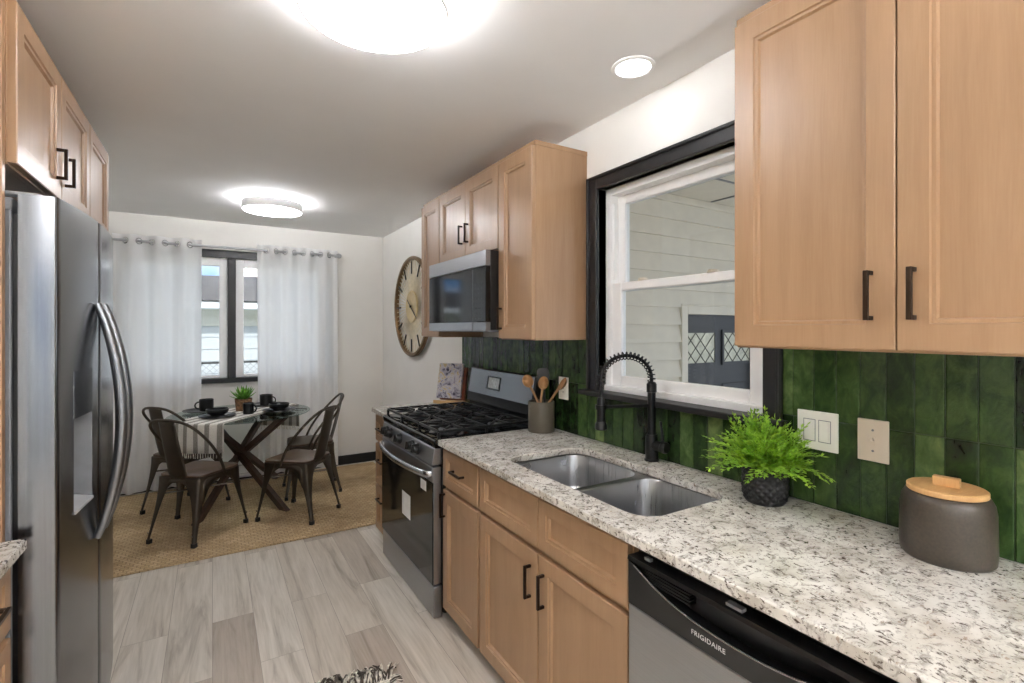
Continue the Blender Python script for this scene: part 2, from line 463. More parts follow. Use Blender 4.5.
# dining window: black casing and mullion, two white sashes
w1 = struct('window_1', MB().box(BO[0] - 0.07, BO[1] + 0.07, D - 0.025, D + 0.0, BO[3], BO[3] + 0.075)
            .box(BO[0] - 0.07, BO[0], D - 0.022, D, BO[2], BO[3]).box(BO[1], BO[1] + 0.07, D - 0.022, D, BO[2], BO[3])
            .box(0.128, 0.196, D - 0.022, D + 0.11, BO[2], BO[3])
            .box(BO[0] - 0.09, BO[1] + 0.09, D - 0.035, D + 0.06, BO[2] - 0.045, BO[2]), 'black_trim', bevel=0.003)
for (xa, xb) in ((BO[0], 0.128), (0.196, BO[1])):
    fr = MB(); y0, y1 = D + 0.03, D + 0.09; t = 0.07
    fr.box(xa, xa + t, y0, y1, BO[2], BO[3]).box(xb - t, xb, y0, y1, BO[2], BO[3])
    fr.box(xa + t, xb - t, y0, y1, BO[3] - 0.075, BO[3]).box(xa + t, xb - t, y0, y1, BO[2], BO[2] + 0.03)
    s_ = obj('sash', fr, 'white_vinyl', w1, bevel=0.004)
    obj('pane', MB().box(xa + t, xb - t, y0 + 0.03, y0 + 0.034, BO[2] + 0.03, BO[3] - 0.075), 'pane', s_)

# kitchen window over the sink: stepped black casing, white double hung unit
cs = MB()
def casing(mb, y0, y1, z0, z1, wd, x0, x1):
    mb.box(x0, x1, y0, y0 + wd, z0, z1).box(x0, x1, y1 - wd, y1, z0, z1).box(x0, x1, y0 + wd, y1 - wd, z1 - wd, z1)
casing(cs, 0.949, 1.953, 1.165, 2.238, 0.066, W - 0.02, W + 0.005)
casing(cs, 0.949, 1.953, 1.165, 2.238, 0.016, W - 0.03, W - 0.02)
casing(cs, 1.000, 1.900, 1.165, 2.190, 0.015, W - 0.005, W + 0.05)
cs.box(W - 0.055, W + 0.06, 0.93, 1.985, 1.142, 1.167)
w2 = struct('window_2', cs, 'black_trim', bevel=0.004)
vf = MB(); xa, xb = W + 0.045, W + 0.14
y0, y1, z0, z1 = WO
vf.box(xa, xb, y0, y0 + 0.035, z0, z1).box(xa, xb, y1 - 0.035, y1, z0, z1).box(xa, xb, y0 + 0.035, y1 - 0.035, z1 - 0.035, z1)
vf.box(xa - 0.012, xb, y0, y1, z0, z0 + 0.03)
vf.box(xa + 0.012, xa + 0.02, y1 - 0.05, y1 - 0.035, 1.72, 2.1)
fr2 = obj('frame', vf, 'white_vinyl', w2, bevel=0.003)
zm = 1.682
def sash(x0, x1, ya, yb, za, zb, st, top, bot):
    return MB().box(x0, x1, ya, ya + st, za, zb).box(x0, x1, yb - st, yb, za, zb).box(x0, x1, ya + st, yb - st, zb - top, zb).box(x0, x1, ya + st, yb - st, za, za + bot)
s1 = obj('sash', sash(W + 0.056, W + 0.09, y0 + 0.035, y1 - 0.035, z0 + 0.03, zm + 0.02, 0.062, 0.04, 0.05), 'white_vinyl', w2, bevel=0.005)
obj('pane', MB().box(W + 0.070, W + 0.074, y0 + 0.097, y1 - 0.097, z0 + 0.08, zm - 0.02), 'pane', s1)
s2 = obj('sash', sash(W + 0.094, W + 0.128, y0 + 0.035, y1 - 0.035, zm - 0.02, z1 - 0.035, 0.05, 0.045, 0.04), 'white_vinyl', w2, bevel=0.005)
obj('pane', MB().box(W + 0.108, W + 0.112, y0 + 0.085, y1 - 0.085, zm + 0.02, z1 - 0.08), 'pane', s2)
for yy in (1.28, 1.66):
    lk = MB().lathe([(0.0, 0), (0.024, 0), (0.024, 0.006), (0.016, 0.013), (0.0, 0.014)], (W + 0.073, yy, zm + 0.02), 16)
    lk.box(W + 0.05, W + 0.075, yy - 0.006, yy + 0.006, zm + 0.022, zm + 0.032)
    obj('sash_lock', lk, 'beige_plate', w2)

# unseen glazing added behind the camera to bring in extra daylight
w3 = struct('fill_window', MB().box(RO[0], RO[0] + 0.06, B - 0.1, B - 0.04, RO[2], RO[3]).box(RO[1] - 0.06, RO[1], B - 0.1, B - 0.04, RO[2], RO[3])
            .box(0.27, 0.33, B - 0.1, B - 0.04, RO[2], RO[3]).box(RO[0], RO[1], B - 0.1, B - 0.04, RO[3] - 0.06, RO[3]).box(RO[0], RO[1], B - 0.1, B - 0.04, RO[2], RO[2] + 0.06), 'white_vinyl')
obj('pane', MB().box(RO[0] + 0.06, RO[1] - 0.06, B - 0.075, B - 0.07, RO[2] + 0.06, RO[3] - 0.06), 'pane', w3)

# ------------------------------------------------------------------ tiled backsplash
tl = MB(); tones = []
def tile(ya, yb, za, zb):
    g = 0.0013; ya += g; yb -= g; za += g; zb -= g
    if yb - ya < 0.006 or zb - za < 0.006: return
    x = W - 0.0095; b = 0.0022
    d = [R.uniform(-0.0013, 0.0013) for _ in range(3)]
    def X(u, v): return x + d[0] + d[1] * u + d[2] * v
    n = len(tl.v)
    o = [(ya, za), (yb, za), (yb, zb), (ya, zb)]
    i_ = [(ya + b, za + b), (yb - b, za + b), (yb - b, zb - b), (ya + b, zb - b)]
    sg = [(-1, -1), (1, -1), (1, 1), (-1, 1)]
    vs = [(W - 0.004, p[0], p[1]) for p in o] + [(X(*q) + 0.0012, p[0], p[1]) for p, q in zip(o, sg)] + [(X(*q), p[0], p[1]) for p, q in zip(i_, sg)]
    fs = [(8, 9, 10, 11)]
    for k in range(4):
        k2 = (k + 1) % 4
        fs.append((k, k2, 4 + k2, 4 + k)); fs.append((4 + k, 4 + k2, 8 + k2, 8 + k))
    tl.add(vs, fs)
    t = min(1, max(0, R.gauss(0.40, 0.17))); tones.extend([t] * 12)
TW = 0.0662
edges = []
y = 0.914 - 20 * TW
while y < 3.45: edges.append(y); y += TW
edges.append(3.45)
rows = [CT, 1.187, 1.46]
wy0, wy1 = 0.949, 1.953
for a_, b_ in zip(edges[:-1], edges[1:]):
    if b_ > 3.45: b_ = 3.45
    for za, zb in zip(rows[:-1], rows[1:]):
        zb2 = min(zb, ZB)
        cuts = [a_, b_]
        for c_ in (wy0, wy1):
            if a_ < c_ < b_: cuts.append(c_)
        cuts.sort()
        for p, q in zip(cuts[:-1], cuts[1:]):
            if wy0 - 0.001 <= p and q <= wy1 + 0.001: tile(p, q, za, min(zb2, 1.141)) if za < 1.141 else None
            else: tile(p, q, za, zb2)
bs = struct('trim_1', tl, 'green_tile', tones=tones, sharp=20)
struct('trim_2', MB().box(W - 0.006, W, edges[0], wy0, CT, ZB).box(W - 0.006, W, wy1, 3.45, CT, ZB).box(W - 0.006, W, wy0, wy1, CT, 1.141).box(W - 0.008, W, 3.45, 3.454, CT, ZB), 'grout')

# ------------------------------------------------------------------ ceiling lamps
def disc_lamp(x, y, label):
    t = thing('ceiling_light', label, 'ceiling light', (x, y, H), 'round flush ceiling lights')
    r = 0.222; zt, zb = H - 0.022, H - 0.088
    obj('housing', MB().lathe([(0.17, H - 0.001), (0.17, zt), (r, zt), (r, zb), (r - 0.007, zb), (r - 0.007, zb + 0.01)], (x, y, 0), 64, cap=False), 'white_vinyl', t)
    obj('diffuser', MB().lathe([(r - 0.0075, zb + 0.008), (r - 0.0085, zb + 0.001), (r - 0.03, zb - 0.004), (0.001, zb - 0.005)], (x, y, 0), 64), 'lamp_diffuser', t)
    obj('halo_ring', MB().lathe([(r - 0.03, zt + 0.001), (r - 0.03, H - 0.002), (r - 0.036, H - 0.002), (r - 0.036, zt + 0.001)], (x, y, 0), 64, cap=False), 'lamp_halo', t)
    return t
disc_lamp(0.42, 1.49, 'large glowing round ceiling light above the kitchen aisle, cropped by the photo top')
disc_lamp(0.415, 4.41, 'smaller-looking glowing flush round ceiling light with grey rim above the dining table')
fl = thing('fill_floor_lamp', 'made-up black torchiere behind the camera, added to brighten the ceiling', 'floor lamp', (0.75, -1.5, 0))  # invented fill lamp, out of view, added to lift the ceiling
obj('base', MB().lathe([(0, 0), (0.13, 0), (0.13, 0.012), (0.02, 0.03), (0, 0.03)], (0.75, -1.5, 0), 36), 'black_metal', fl)
obj('pole', MB().lathe([(0.012, 0.03), (0.012, 1.70)], (0.75, -1.5, 0), 16), 'black_metal', fl)
obj('lamp_shade', MB().lathe([(0.012, 1.69), (0.06, 1.70), (0.13, 1.74), (0.165, 1.80), (0.160, 1.80), (0.125, 1.745)], (0.75, -1.5, 0), 40, cap=False), 'black_metal', fl)
obj('diffuser', MB().lathe([(0.150, 1.782), (0.001, 1.784)], (0.75, -1.5, 0), 40), 'fill_uplight', fl)
t = thing('recessed_light', 'white recessed round downlight in the ceiling above the sink window', 'downlight', (1.43, 1.425, H))
obj('trim_ring', MB().lathe([(0.085, H), (0.085, H - 0.004), (0.070, H - 0.007), (0.066, H - 0.003)], (1.43, 1.425, 0), 40, cap=False), 'white_vinyl', t)
obj('diffuser', MB().lathe([(0.067, H - 0.0035), (0.05, H - 0.004), (0.001, H - 0.0045)], (1.43, 1.425, 0), 40), 'can_diffuser', t)

# ------------------------------------------------------------------ cabinetry
def loops_panel(mb, y0, y1, z0, z1, prof, X):
    """concentric rectangles from prof [(inset, outward depth)], X(depth) -> x"""
    rings = []
    for ins, dep in prof:
        rings.append([(X(dep), y0 + ins, z0 + ins), (X(dep), y1 - ins, z0 + ins), (X(dep), y1 - ins, z1 - ins), (X(dep), y0 + ins, z1 - ins)])
    mb.loft(rings)
def shaker(side, xb, y0, y1, z0, z1, fr=0.06, t=0.02):
    """shaker front; its back lies at xb, facing side (-1: towards -X, +1: towards +X)"""
    mb = MB(); g = 0.0016
    X = lambda d: xb + side * d
    if min(y1 - y0, z1 - z0) < 2 * fr + 0.04: fr = min(y1 - y0, z1 - z0) * 0.28
    loops_panel(mb, y0 + g, y1 - g, z0 + g, z1 - g,
                [(0, 0), (0, t - 0.0025), (0.0025, t), (fr - 0.001, t), (fr + 0.0015, t - 0.005), (fr + 0.009, t - 0.006), (fr + 0.012, t - 0.014), (fr + 0.0125, t - 0.0145)], X)
    return mb
def pull(side, xf, y, z, ln=0.115, vertical=True, th=0.010, out=0.03):
    mb = MB(); h = th / 2
    x1, x2 = xf + side * (out - th), xf + side * out
    a = ln / 2
    if vertical:
        mb.box(x1, x2, y - h, y + h, z - a, z + a)
        mb.box(xf, x1, y - h, y + h, z + a - th, z + a).box(xf, x1, y - h, y + h, z - a, z - a + th)
    else:
        mb.box(x1, x2, y - a, y + a, z - h, z + h)
        mb.box(xf, x1, y + a - th, y + a, z - h, z + h).box(xf, x1, y - a, y - a + th, z - h, z + h)
    return mb
def front(root, name, side, xb, y0, y1, z0, z1, handle=None, fr=0.06, t=0.02, ln=0.115):
    d = obj(name, shaker(side, xb, y0, y1, z0, z1, fr, t), 'maple', root, bevel=0.0)
    if handle:
        hy, hz, vert = handle
        obj('handle', pull(side, xb + side * t, hy, hz, ln, vert), 'bronze', d, bevel=0.0012)
    return d

def wall_unit(label, side, xface, xwall, y0, y1, z0, z1, ndoors, handles, group='maple wall cabinets', ln=0.115, crown=True):
    xb = xface - side * 0.02
    t = thing('wall_cabinet', label, 'cabinet', (xwall, (y0 + y1) / 2, z0), group)
    mb = MB().box(xb, xwall, y0, y1, z0 + 0.012, z1)
    # recessed underside with lip
    mb.box(xb, xb - side * 0.02, y0, y1, z0, z0 + 0.012).box(xb - side * 0.02, xwall, y0, y0 + 0.016, z0, z0 + 0.012).box(xb - side * 0.02, xwall, y1 - 0.016, y1, z0, z0 + 0.012)
    obj('body', mb, 'maple', t, bevel=0.0012)
    wdt = (y1 - y0 - 0.004) / ndoors
    for k in range(ndoors):
        a, b = y0 + 0.002 + k * wdt, y0 + 0.002 + (k + 1) * wdt
        front(t, 'door', side, xb, a, b, z0 + 0.004, z1 - 0.022, handles[k] if handles else None, ln=ln)
    if crown: obj('top_trim', MB().box(xb + side * 0.004, xwall, y0 - 0.003, y1 + 0.0, z1 - 0.02, z1 + 0.004), 'maple', t, bevel=0.0015)
    return t
# right wall
wall_unit('large two-door maple wall cabinet right of the sink window, above the canister', -1, XU, W - 0.001, 0.094, 0.906, ZB, ZT, 2, [(0.466, 1.551, True), (0.549, 1.551, True)])
wall_unit('tall narrow maple wall cabinet between the microwave and the sink window', -1, XU, W - 0.001, 1.977, 2.309, ZB, ZT, 1, [(2.272, 1.53, True)])
wall_unit('short two-door maple wall cabinet directly above the microwave', -1, XU, W - 0.001, 2.310, 3.118, 1.905, ZT, 2, [(2.674, 2.052, True), (2.756, 2.052, True)])
wall_unit('tall narrow maple wall cabinet at the far end beside the wall clock', -1, XU, W - 0.001, 3.119, 3.452, ZB, ZT, 1, None)
# left wall, above the refrigerator
wall_unit('two-door maple wall cabinet above the refrigerator on the left', 1, -0.452, L + 0.001, 1.834, 2.766, 1.917, ZT, 2, [(2.232, 2.035, True), (2.345, 2.035, True)], ln=0.105)
wall_unit('single-door maple wall cabinet past the far end of the refrigerator', 1, -0.452, L + 0.001, 2.768, 3.22, 1.917, ZT, 1, None)
tag(obj('end_panel', MB().box(L + 0.001, -0.474, 1.806, 1.832, 0.0, ZT), 'maple', bevel=0.0015), 'tall maple end panel between the left worktop and the refrigerator', 'cabinet panel')

ZK = 0.055; ZCB = 0.883
def base_unit(label, name, side, xface, xwall, y0, y1, rows, end=None):
    """rows: list of (z0,z1,[(part,ya,yb,handle)])"""
    xb = xface - side * 0.02
    t = thing(name, label, 'cabinet', (xwall, (y0 + y1) / 2, 0), 'maple base cabinets')
    bd = MB(); a_, b_ = y0 + 0.0005, y1 - 0.0005
    bd.box(xb, xb - side * 0.018, a_, b_, ZK, ZCB).box(xb - side * 0.018, xwall, a_, a_ + 0.016, ZK, ZCB).box(xb - side * 0.018, xwall, b_ - 0.016, b_, ZK, ZCB)
    bd.box(xb - side * 0.018, xwall, a_ + 0.016, b_ - 0.016, ZK, ZK + 0.016).box(xwall + side * 0.008, xwall, a_ + 0.016, b_ - 0.016, ZK + 0.016, ZCB)
    obj('body', bd, 'maple', t, bevel=0.001)
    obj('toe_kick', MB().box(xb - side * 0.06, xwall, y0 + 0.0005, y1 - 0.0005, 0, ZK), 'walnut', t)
    for z0, z1, parts in rows:
        for (pn, ya, yb, h) in parts:
            front(t, pn, side, xb, ya, yb, z0, z1, h, fr=0.045 if pn == 'drawer' else 0.058, ln=0.12)
    return t
XF = 0.998
base_unit('narrow maple base cabinet with one drawer and one door beside the range', 'base_cabinet', -1, XF, W - 0.001, 1.926, 2.326,
          [(0.684, 0.868, [('drawer', 1.936, 2.320, (2.128, 0.785, False))]), (0.062, 0.666, [('door', 1.936, 2.320, (2.292, 0.59, True))])])
base_unit('wide maple sink base cabinet with two false drawers and two doors', 'sink_cabinet', -1, XF, W - 0.001, 1.010, 1.925,
          [(0.684, 0.868, [('drawer', 1.467, 1.919, None), ('drawer', 1.016, 1.463, None)]),
           (0.062, 0.666, [('door', 1.467, 1.919, (1.512, 0.55, True)), ('door', 1.016, 1.463, (1.427, 0.55, True))])])
base_unit('slim maple drawer cabinet past the far side of the range', 'base_cabinet', -1, XF, W - 0.001, 3.222, 3.53,
          [(0.684, 0.868, [('drawer', 3.228, 3.524, (3.376, 0.78, False))]), (0.385, 0.666, [('drawer', 3.228, 3.524, (3.376, 0.56, False))]), (0.062, 0.37, [('drawer', 3.228, 3.524, (3.376, 0.29, False))])])
base_unit('maple base cabinet at the right end under the worktop, past the dishwasher', 'base_cabinet', -1, XF, W - 0.001, -0.15, 0.372,
          [(0.684, 0.868, [('drawer', -0.14, 0.366, (0.11, 0.785, False))]), (0.062, 0.666, [('door', -0.14, 0.366, (0.32, 0.6, True))])])
base_unit('maple drawer cabinet in the lower left corner beside the refrigerator', 'base_cabinet', 1, -0.452, L + 0.001, 1.19, 1.80,
          [(0.684, 0.868, [('drawer', 1.20, 1.79, (1.62, 0.785, False))]), (0.385, 0.666, [('drawer', 1.20, 1.79, (1.62, 0.56, False))]), (0.062, 0.37, [('drawer', 1.20, 1.79, (1.62, 0.28, False))])])

# worktops
def slab(x0, x1, y0, y1, hole=None, z0=0.884, z1=CT):
    bm = bmesh.new()
    def loop(pts): 
        vs = [bm.verts.new((p[0], p[1], z1)) for p in pts]
        return [bm.edges.new((vs[i], vs[(i + 1) % len(vs)])) for i in range(len(vs))]
    es = loop([(x0, y0), (x1, y0), (x1, y1), (x0, y1)])
    for h_ in (hole or []): es += loop(h_)
    bmesh.ops.triangle_fill(bm, use_beauty=True, use_dissolve=False, edges=es)
    r = bmesh.ops.extrude_face_region(bm, geom=bm.faces[:])
    for g in r['geom']:
        if isinstance(g, bmesh.types.BMVert): g.co.z = z0
    bm.verts.index_update(); mb = MB()
    mb.add([tuple(v.co) for v in bm.verts], [tuple(v.index for v in f.verts) for f in bm.faces]); bm.free()
    return mb
def rrect(x0, x1, y0, y1, r, n=8):
    p = []
    for (cx, cy, a0) in ((x1 - r, y1 - r, 0), (x0 + r, y1 - r, PI / 2), (x0 + r, y0 + r, PI), (x1 - r, y0 + r, 3 * PI / 2)):
        for k in range(n + 1):
            a = a0 + PI / 2 * k / n; p.append((cx + r * math.cos(a), cy + r * math.sin(a)))
    return p
SX0, SX1, SY0, SY1 = 1.083, 1.497, 1.032, 1.848
tag(obj('worktop', slab(XC, W - 0.0095, -0.16, 2.328, [rrect(SX0, SX1, SY0, SY1, 0.085, 10)]), 'granite', bevel=0.004, sharp=30), 'long speckled granite worktop with the sink cut into it', 'worktop', 'speckled granite worktops')
tag(obj('worktop', slab(XC, W - 0.0095, 3.222, 3.545), 'granite', bevel=0.004), 'short granite worktop past the range, under the cookbooks', 'worktop', 'speckled granite worktops')
tag(obj('worktop', slab(L + 0.001, -0.424, 1.18, 1.803), 'granite', bevel=0.004), 'granite worktop corner at the left edge beside the refrigerator', 'worktop', 'speckled granite worktops')

# sink
sk = thing('kitchen_sink', 'stainless undermount double bowl sink set in the granite worktop', 'sink', (1.28, 1.43, 0.70))
def basin(y0, y1, rr):
    mb = MB(); x0, x1 = SX0 - 0.008, SX1 + 0.008
    prof = [(0.0, 0.8825, 0), (0.003, 0.875, 0), (0.006, 0.74, 0), (0.012, 0.715, 0), (0.03, 0.700, 0), (0.07, 0.696, 0), (0.12, 0.694, 0)]
    rings = []
    for ins, z, _ in prof:
        rings.append([(p[0], p[1], z) for p in rrect(x0 + ins, x1 - ins, y0 + ins, y1 - ins, max(0.012, rr - ins * 0.5), 10)])
    mb.loft(rings, cap0=False, cap1=True); return mb
ym = 1.425
for a_, b_ in ((SY0 - 0.008, ym - 0.012), (ym + 0.012, SY1 + 0.008)):
    bo = obj('basin', basin(a_, b_, 0.085), 'sink_steel', sk, sharp=50, solid=0.0015)
    cx, cy = 1.30, (a_ + b_) / 2
    obj('drain', MB().lathe([(0.058, 0.6965), (0.056, 0.699), (0.045, 0.698), (0.038, 0.696), (0.0, 0.6955)], (cx, cy, 0), 28, cap=False), 'chrome', bo)
hl_ = [rrect(SX0 - 0.008, SX1 + 0.008, a_, b_, 0.085, 10) for a_, b_ in ((SY0 - 0.008, ym - 0.012), (ym + 0.012, SY1 + 0.008))]
obj('flange', slab(SX0 - 0.02, SX1 + 0.02, SY0 - 0.012, SY1 + 0.012, hl_, 0.878, 0.8828), 'sink_steel', sk, sharp=30)

# faucet
FX, FY = 1.60, 1.487
fc = thing('faucet', 'matte black spring pull-down faucet standing behind the sink', 'faucet', (FX, FY, CT))
obj('base', MB().lathe([(0.031, CT), (0.031, CT + 0.006), (0.027, CT + 0.010), (0.026, CT + 0.10), (0.022, CT + 0.112)], (FX, FY, 0), 28), 'black_metal', fc, sharp=30)
obj('riser', MB().lathe([(0.017, CT + 0.11), (0.017, CT + 0.29), (0.021, CT + 0.292), (0.021, CT + 0.325), (0.014, CT + 0.335)], (FX, FY, 0), 24), 'black_metal', fc, sharp=30)
hv = MB().lathe([(0.021, 0.0), (0.021, -0.058), (0.024, -0.062), (0.024, -0.078), (0.02, -0.083)], (FX, FY, CT + 0.068), 24, 'y')
hd = obj('valve', hv, 'black_metal', fc, sharp=30)
obj('lever', MB().tube([(FX, FY - 0.06, CT + 0.085), (FX - 0.004, FY - 0.062, CT + 0.12), (FX - 0.010, FY - 0.058, CT + 0.175)], [0.007, 0.006, 0.005], 10), 'black_metal', hd)
hx, hy = 1.385, 1.565
dx, dy = hx - FX, hy - FY
span = math.hypot(dx, dy); ux, uy = dx / span, dy / span
path = []
zs, zr = CT + 0.33, span / 2
for k in range(9): path.append((FX, FY, CT + 0.30 + 0.05 * k / 9))
top = CT + 0.35
for k in range(33):
    a = PI - PI * k / 32
    s_ = zr + zr * math.cos(a)
    path.append((FX + ux * (zr + zr * math.cos(a)), FY + uy * (zr + zr * math.cos(a)), top + 0.098 * math.sin(a)))
for k in range(1, 9): path.append((hx, hy, top - (top - (CT + 0.26)) * k / 8))
obj('hose', MB().tube(path, 0.0075, 10), 'black_metal', fc)
# coil spring around the hose
def resample(P, n):
    P = [Vector(p) for p in P]; ds = [0]
    for a, b in zip(P[:-1], P[1:]): ds.append(ds[-1] + (b - a).length)
    out = []; j = 0
    for i in range(n):
        d_ = ds[-1] * i / (n - 1)
        while j < len(ds) - 2 and ds[j + 1] < d_: j += 1
        f = (d_ - ds[j]) / max(1e-9, ds[j + 1] - ds[j]); out.append(P[j].lerp(P[j + 1], f))
    return out, ds[-1]
turns = 24; npt = turns * 14
rp, ln_ = resample(path[:44], npt); coil = []
side = Vector((-uy, ux, 0))
for i, p in enumerate(rp):
    tg = (rp[min(i + 1, npt - 1)] - rp[max(i - 1, 0)]).normalized(); nn = side.cross(tg).normalized()
    a = 2 * PI * turns * i / npt
    coil.append(p + side * (0.0155 * math.cos(a)) + nn * (0.0155 * math.sin(a)))
obj('spring', MB().tube(coil, 0.0027, 6), 'black_metal', fc)
sh_ = obj('spray_head', MB().lathe([(0.012, CT + 0.275), (0.016, CT + 0.265), (0.018, CT + 0.235), (0.018, CT + 0.175), (0.024, CT + 0.165), (0.025, CT + 0.145), (0.021, CT + 0.140), (0.0, CT + 0.139)], (hx, hy, 0), 24), 'black_metal', fc, sharp=30)
obj('holder_arm', MB().tube([(FX, FY, CT + 0.235), (hx + 0.015 * -ux, hy + 0.015 * -uy, CT + 0.235)], 0.007, 10)
    .lathe([(0.024, CT + 0.226), (0.024, CT + 0.244), (0.0185, CT + 0.244), (0.0185, CT + 0.226)], (hx, hy, 0), 24, cap=False), 'black_metal', fc, sharp=30)

# ------------------------------------------------------------------ dishwasher
dwx = 0.985; a_, b_ = 0.376, 1.006
dw = thing('dishwasher', 'stainless dishwasher with black control panel under the worktop', 'dishwasher', (1.3, 0.69, 0))
obj('body', MB().box(dwx + 0.045, W - 0.03, a_ + 0.004, b_ - 0.002, 0.03, 0.872), 'black_plastic', dw)
obj('toe_panel', MB().box(dwx + 0.06, dwx + 0.07, a_ + 0.004, b_ - 0.004, 0.0, 0.1), 'black_plastic', dw)
dd = obj('door', MB().box(dwx, dwx + 0.042, a_ + 0.004, b_ - 0.006, 0.11, 0.715), 'range_steel', dw, bevel=0.004)
# black console with a curved pull pocket
cp = MB(); NY = 28; ya, yb = a_ + 0.004, b_ - 0.006; zlo, zhi = 0.717, 0.848
def lip(y):     # lower edge of the pocket
    f = (y - (ya + yb) / 2) / ((yb - ya) / 2 - 0.012)
    return 0.772 + 0.062 * min(1.0, abs(f)) ** 2.4
ring = []
pts_lo, pts_lip, pts_in, pts_top = [], [], [], []
for k in range(NY + 1):
    y = ya + (yb - ya) * k / NY; zl = lip(y)
    pk = max(0.0, 0.834 - zl) / 0.062
    pts_lo.append((dwx, y, zlo)); pts_lip.append((dwx - 0.004 * pk, y, zl)); pts_in.append((dwx + 0.004 + 0.030 * min(1, pk * 1.6), y, zl - 0.004 * pk)); pts_top.append((dwx + 0.004 + 0.026 * min(1, pk * 1.6), y, 0.836))
hi0 = [(dwx - 0.004, p[1], 0.838) for p in pts_lo]; hi1 = [(dwx - 0.002, p[1], zhi) for p in pts_lo]; bk1 = [(dwx + 0.04, p[1], zhi) for p in pts_lo]; bk0 = [(dwx + 0.04, p[1], zlo) for p in pts_lo]
cp.loft([pts_lo, pts_lip, pts_in, pts_top, hi0, hi1, bk1, bk0, pts_lo], closed_ring=False)
con = obj('control_panel', cp, 'black_plastic', dw, sharp=25)
obj('pocket_lip', MB().tube([(p[0] - 0.001, p[1], p[2]) for p in pts_lip[1:-1]], 0.0022, 8), 'handle_steel', con)
lv = MB()
for z_ in (0.800, 0.808, 0.816, 0.824): lv.box(dwx + 0.006, dwx + 0.030, 0.80, 0.945, z_, z_ + 0.003)
obj('vent', lv, 'black_plastic', con)
obj('latch', MB().box(dwx + 0.004, dwx + 0.02, 0.66, 0.70, 0.851, 0.858), 'grey_plastic', dw)
obj('latch', MB().box(dwx + 0.01, dwx + 0.02, 0.93, 0.95, 0.852, 0.860), 'grey_plastic', dw)
def text(name, s, size, loc, rot, mat, parent, ext=0.0004, spacing=1.0):
    cu = bpy.data.curves.new(name + '_curve', 'FONT'); cu.body = s; cu.size = size; cu.extrude = ext; cu.align_x = 'CENTER'; cu.align_y = 'CENTER'; cu.space_character = spacing
    tmp = bpy.data.objects.new(name + '_tmp', cu); COL.objects.link(tmp)
    bpy.context.view_layer.update()
    me = bpy.data.meshes.new_from_object(tmp.evaluated_get(bpy.context.evaluated_depsgraph_get()))
    bpy.data.objects.remove(tmp); me.materials.clear(); me.materials.append(M[mat])
    o = bpy.data.objects.new(name, me); COL.objects.link(o); o.parent = parent
    o.location = Vector(loc) - wloc(parent); o.rotation_euler = rot; return o
ROT_R = (PI / 2, 0, -PI / 2)     # text on a face looking towards -X
text('lettering', 'FRIGIDAIRE', 0.0165, (dwx - 0.0028, 0.742, 0.748), ROT_R, 'paper', con, spacing=1.12)
obj('button', MB().box(dwx - 0.001, dwx + 0.001, 0.64, 0.668, 0.744, 0.748).box(dwx - 0.001, dwx + 0.001, 0.645, 0.66, 0.752, 0.755), 'grey_plastic', con)

# ------------------------------------------------------------------ range
RX = 0.952; r0, r1 = 2.334, 3.205
rg = thing('range', 'freestanding stainless gas range with black cooktop between the base cabinets', 'range', (1.3, 2.77, 0))
obj('body', MB().box(RX + 0.05, W - 0.02, r0, r1, 0.03, 0.895), 'black_plastic', rg, bevel=0.002)
for yy in (r0 + 0.05, r1 - 0.05):
    for xx in (RX + 0.09, W - 0.07): obj('foot', MB().lathe([(0.018, 0), (0.018, 0.03)], (xx, yy, 0), 12), 'black_plastic', rg)
obj('cooktop', MB().prism([(RX + 0.012, 0.868), (W - 0.07, 0.868), (W - 0.07, 0.922), (RX + 0.06, 0.914), (RX + 0.02, 0.914), (RX + 0.004, 0.906), (RX + 0.006, 0.880)], r0 - 0.0, r1 + 0.0, 'y'), 'black_gloss', rg, bevel=0.003)
# sloped control panel
obj('control_panel', MB().prism([(RX + 0.05, 0.783), (RX - 0.006, 0.783), (RX + 0.008, 0.868), (RX + 0.05, 0.868)], r0 + 0.003, r1 - 0.003, 'y'), 'range_steel', rg, bevel=0.004)
for yy in (2.545, 2.635, 2.84, 3.02, 3.1):
    kb = MB().lathe([(0.031, 0.0), (0.031, -0.008), (0.026, -0.012), (0.023, -0.036), (0.0, -0.037)], (0, 0, 0), 20, 'x').box(-0.042, -0.012, -0.0055, 0.0055, -0.021, 0.021)
    kb.xform(Matrix.Translation((RX + 0.001, yy, 0.826)) @ Matrix.Rotation(math.radians(9.4), 4, 'Y'))
    obj('knob', kb, 'black_plastic', rg, bevel=0.0015)
# oven door
od = obj('oven_door', MB().box(RX, RX + 0.046, r0 + 0.003, r1 - 0.003, 0.695, 0.772)
         .box(RX + 0.004, RX + 0.046, r0 + 0.003, r1 - 0.003, 0.178, 0.695), 'range_steel', rg, bevel=0.003)
obj('oven_glass', MB().box(RX - 0.003, RX + 0.004, r0 + 0.003, r1 - 0.003, 0.178, 0.694), 'black_gloss', od, bevel=0.002)
hb = [(RX - 0.016 - 0.05 * math.sin(PI * k / 24) ** 0.7, r0 + 0.03 + (r1 - r0 - 0.06) * k / 24, 0.735 - 0.0 * k) for k in range(25)]
hb = [(RX, r0 + 0.03, 0.735)] + hb + [(RX, r1 - 0.03, 0.735)]
obj('handle', MB().tube(hb, 1.0, sect=[(0.017, -0.004), (0.017, 0.004), (0.012, 0.010), (-0.012, 0.010), (-0.017, 0.004), (-0.017, -0.004), (-0.012, -0.009), (0.012, -0.009)]), 'handle_steel', od, sharp=60)
obj('sticker', MB().box(RX - 0.0036, RX - 0.0031, 2.66, 2.80, 0.40, 0.535), 'paper', od)
obj('sticker', MB().box(RX - 0.0036, RX - 0.0031, 2.42, 2.50, 0.63, 0.682), 'paper', od)
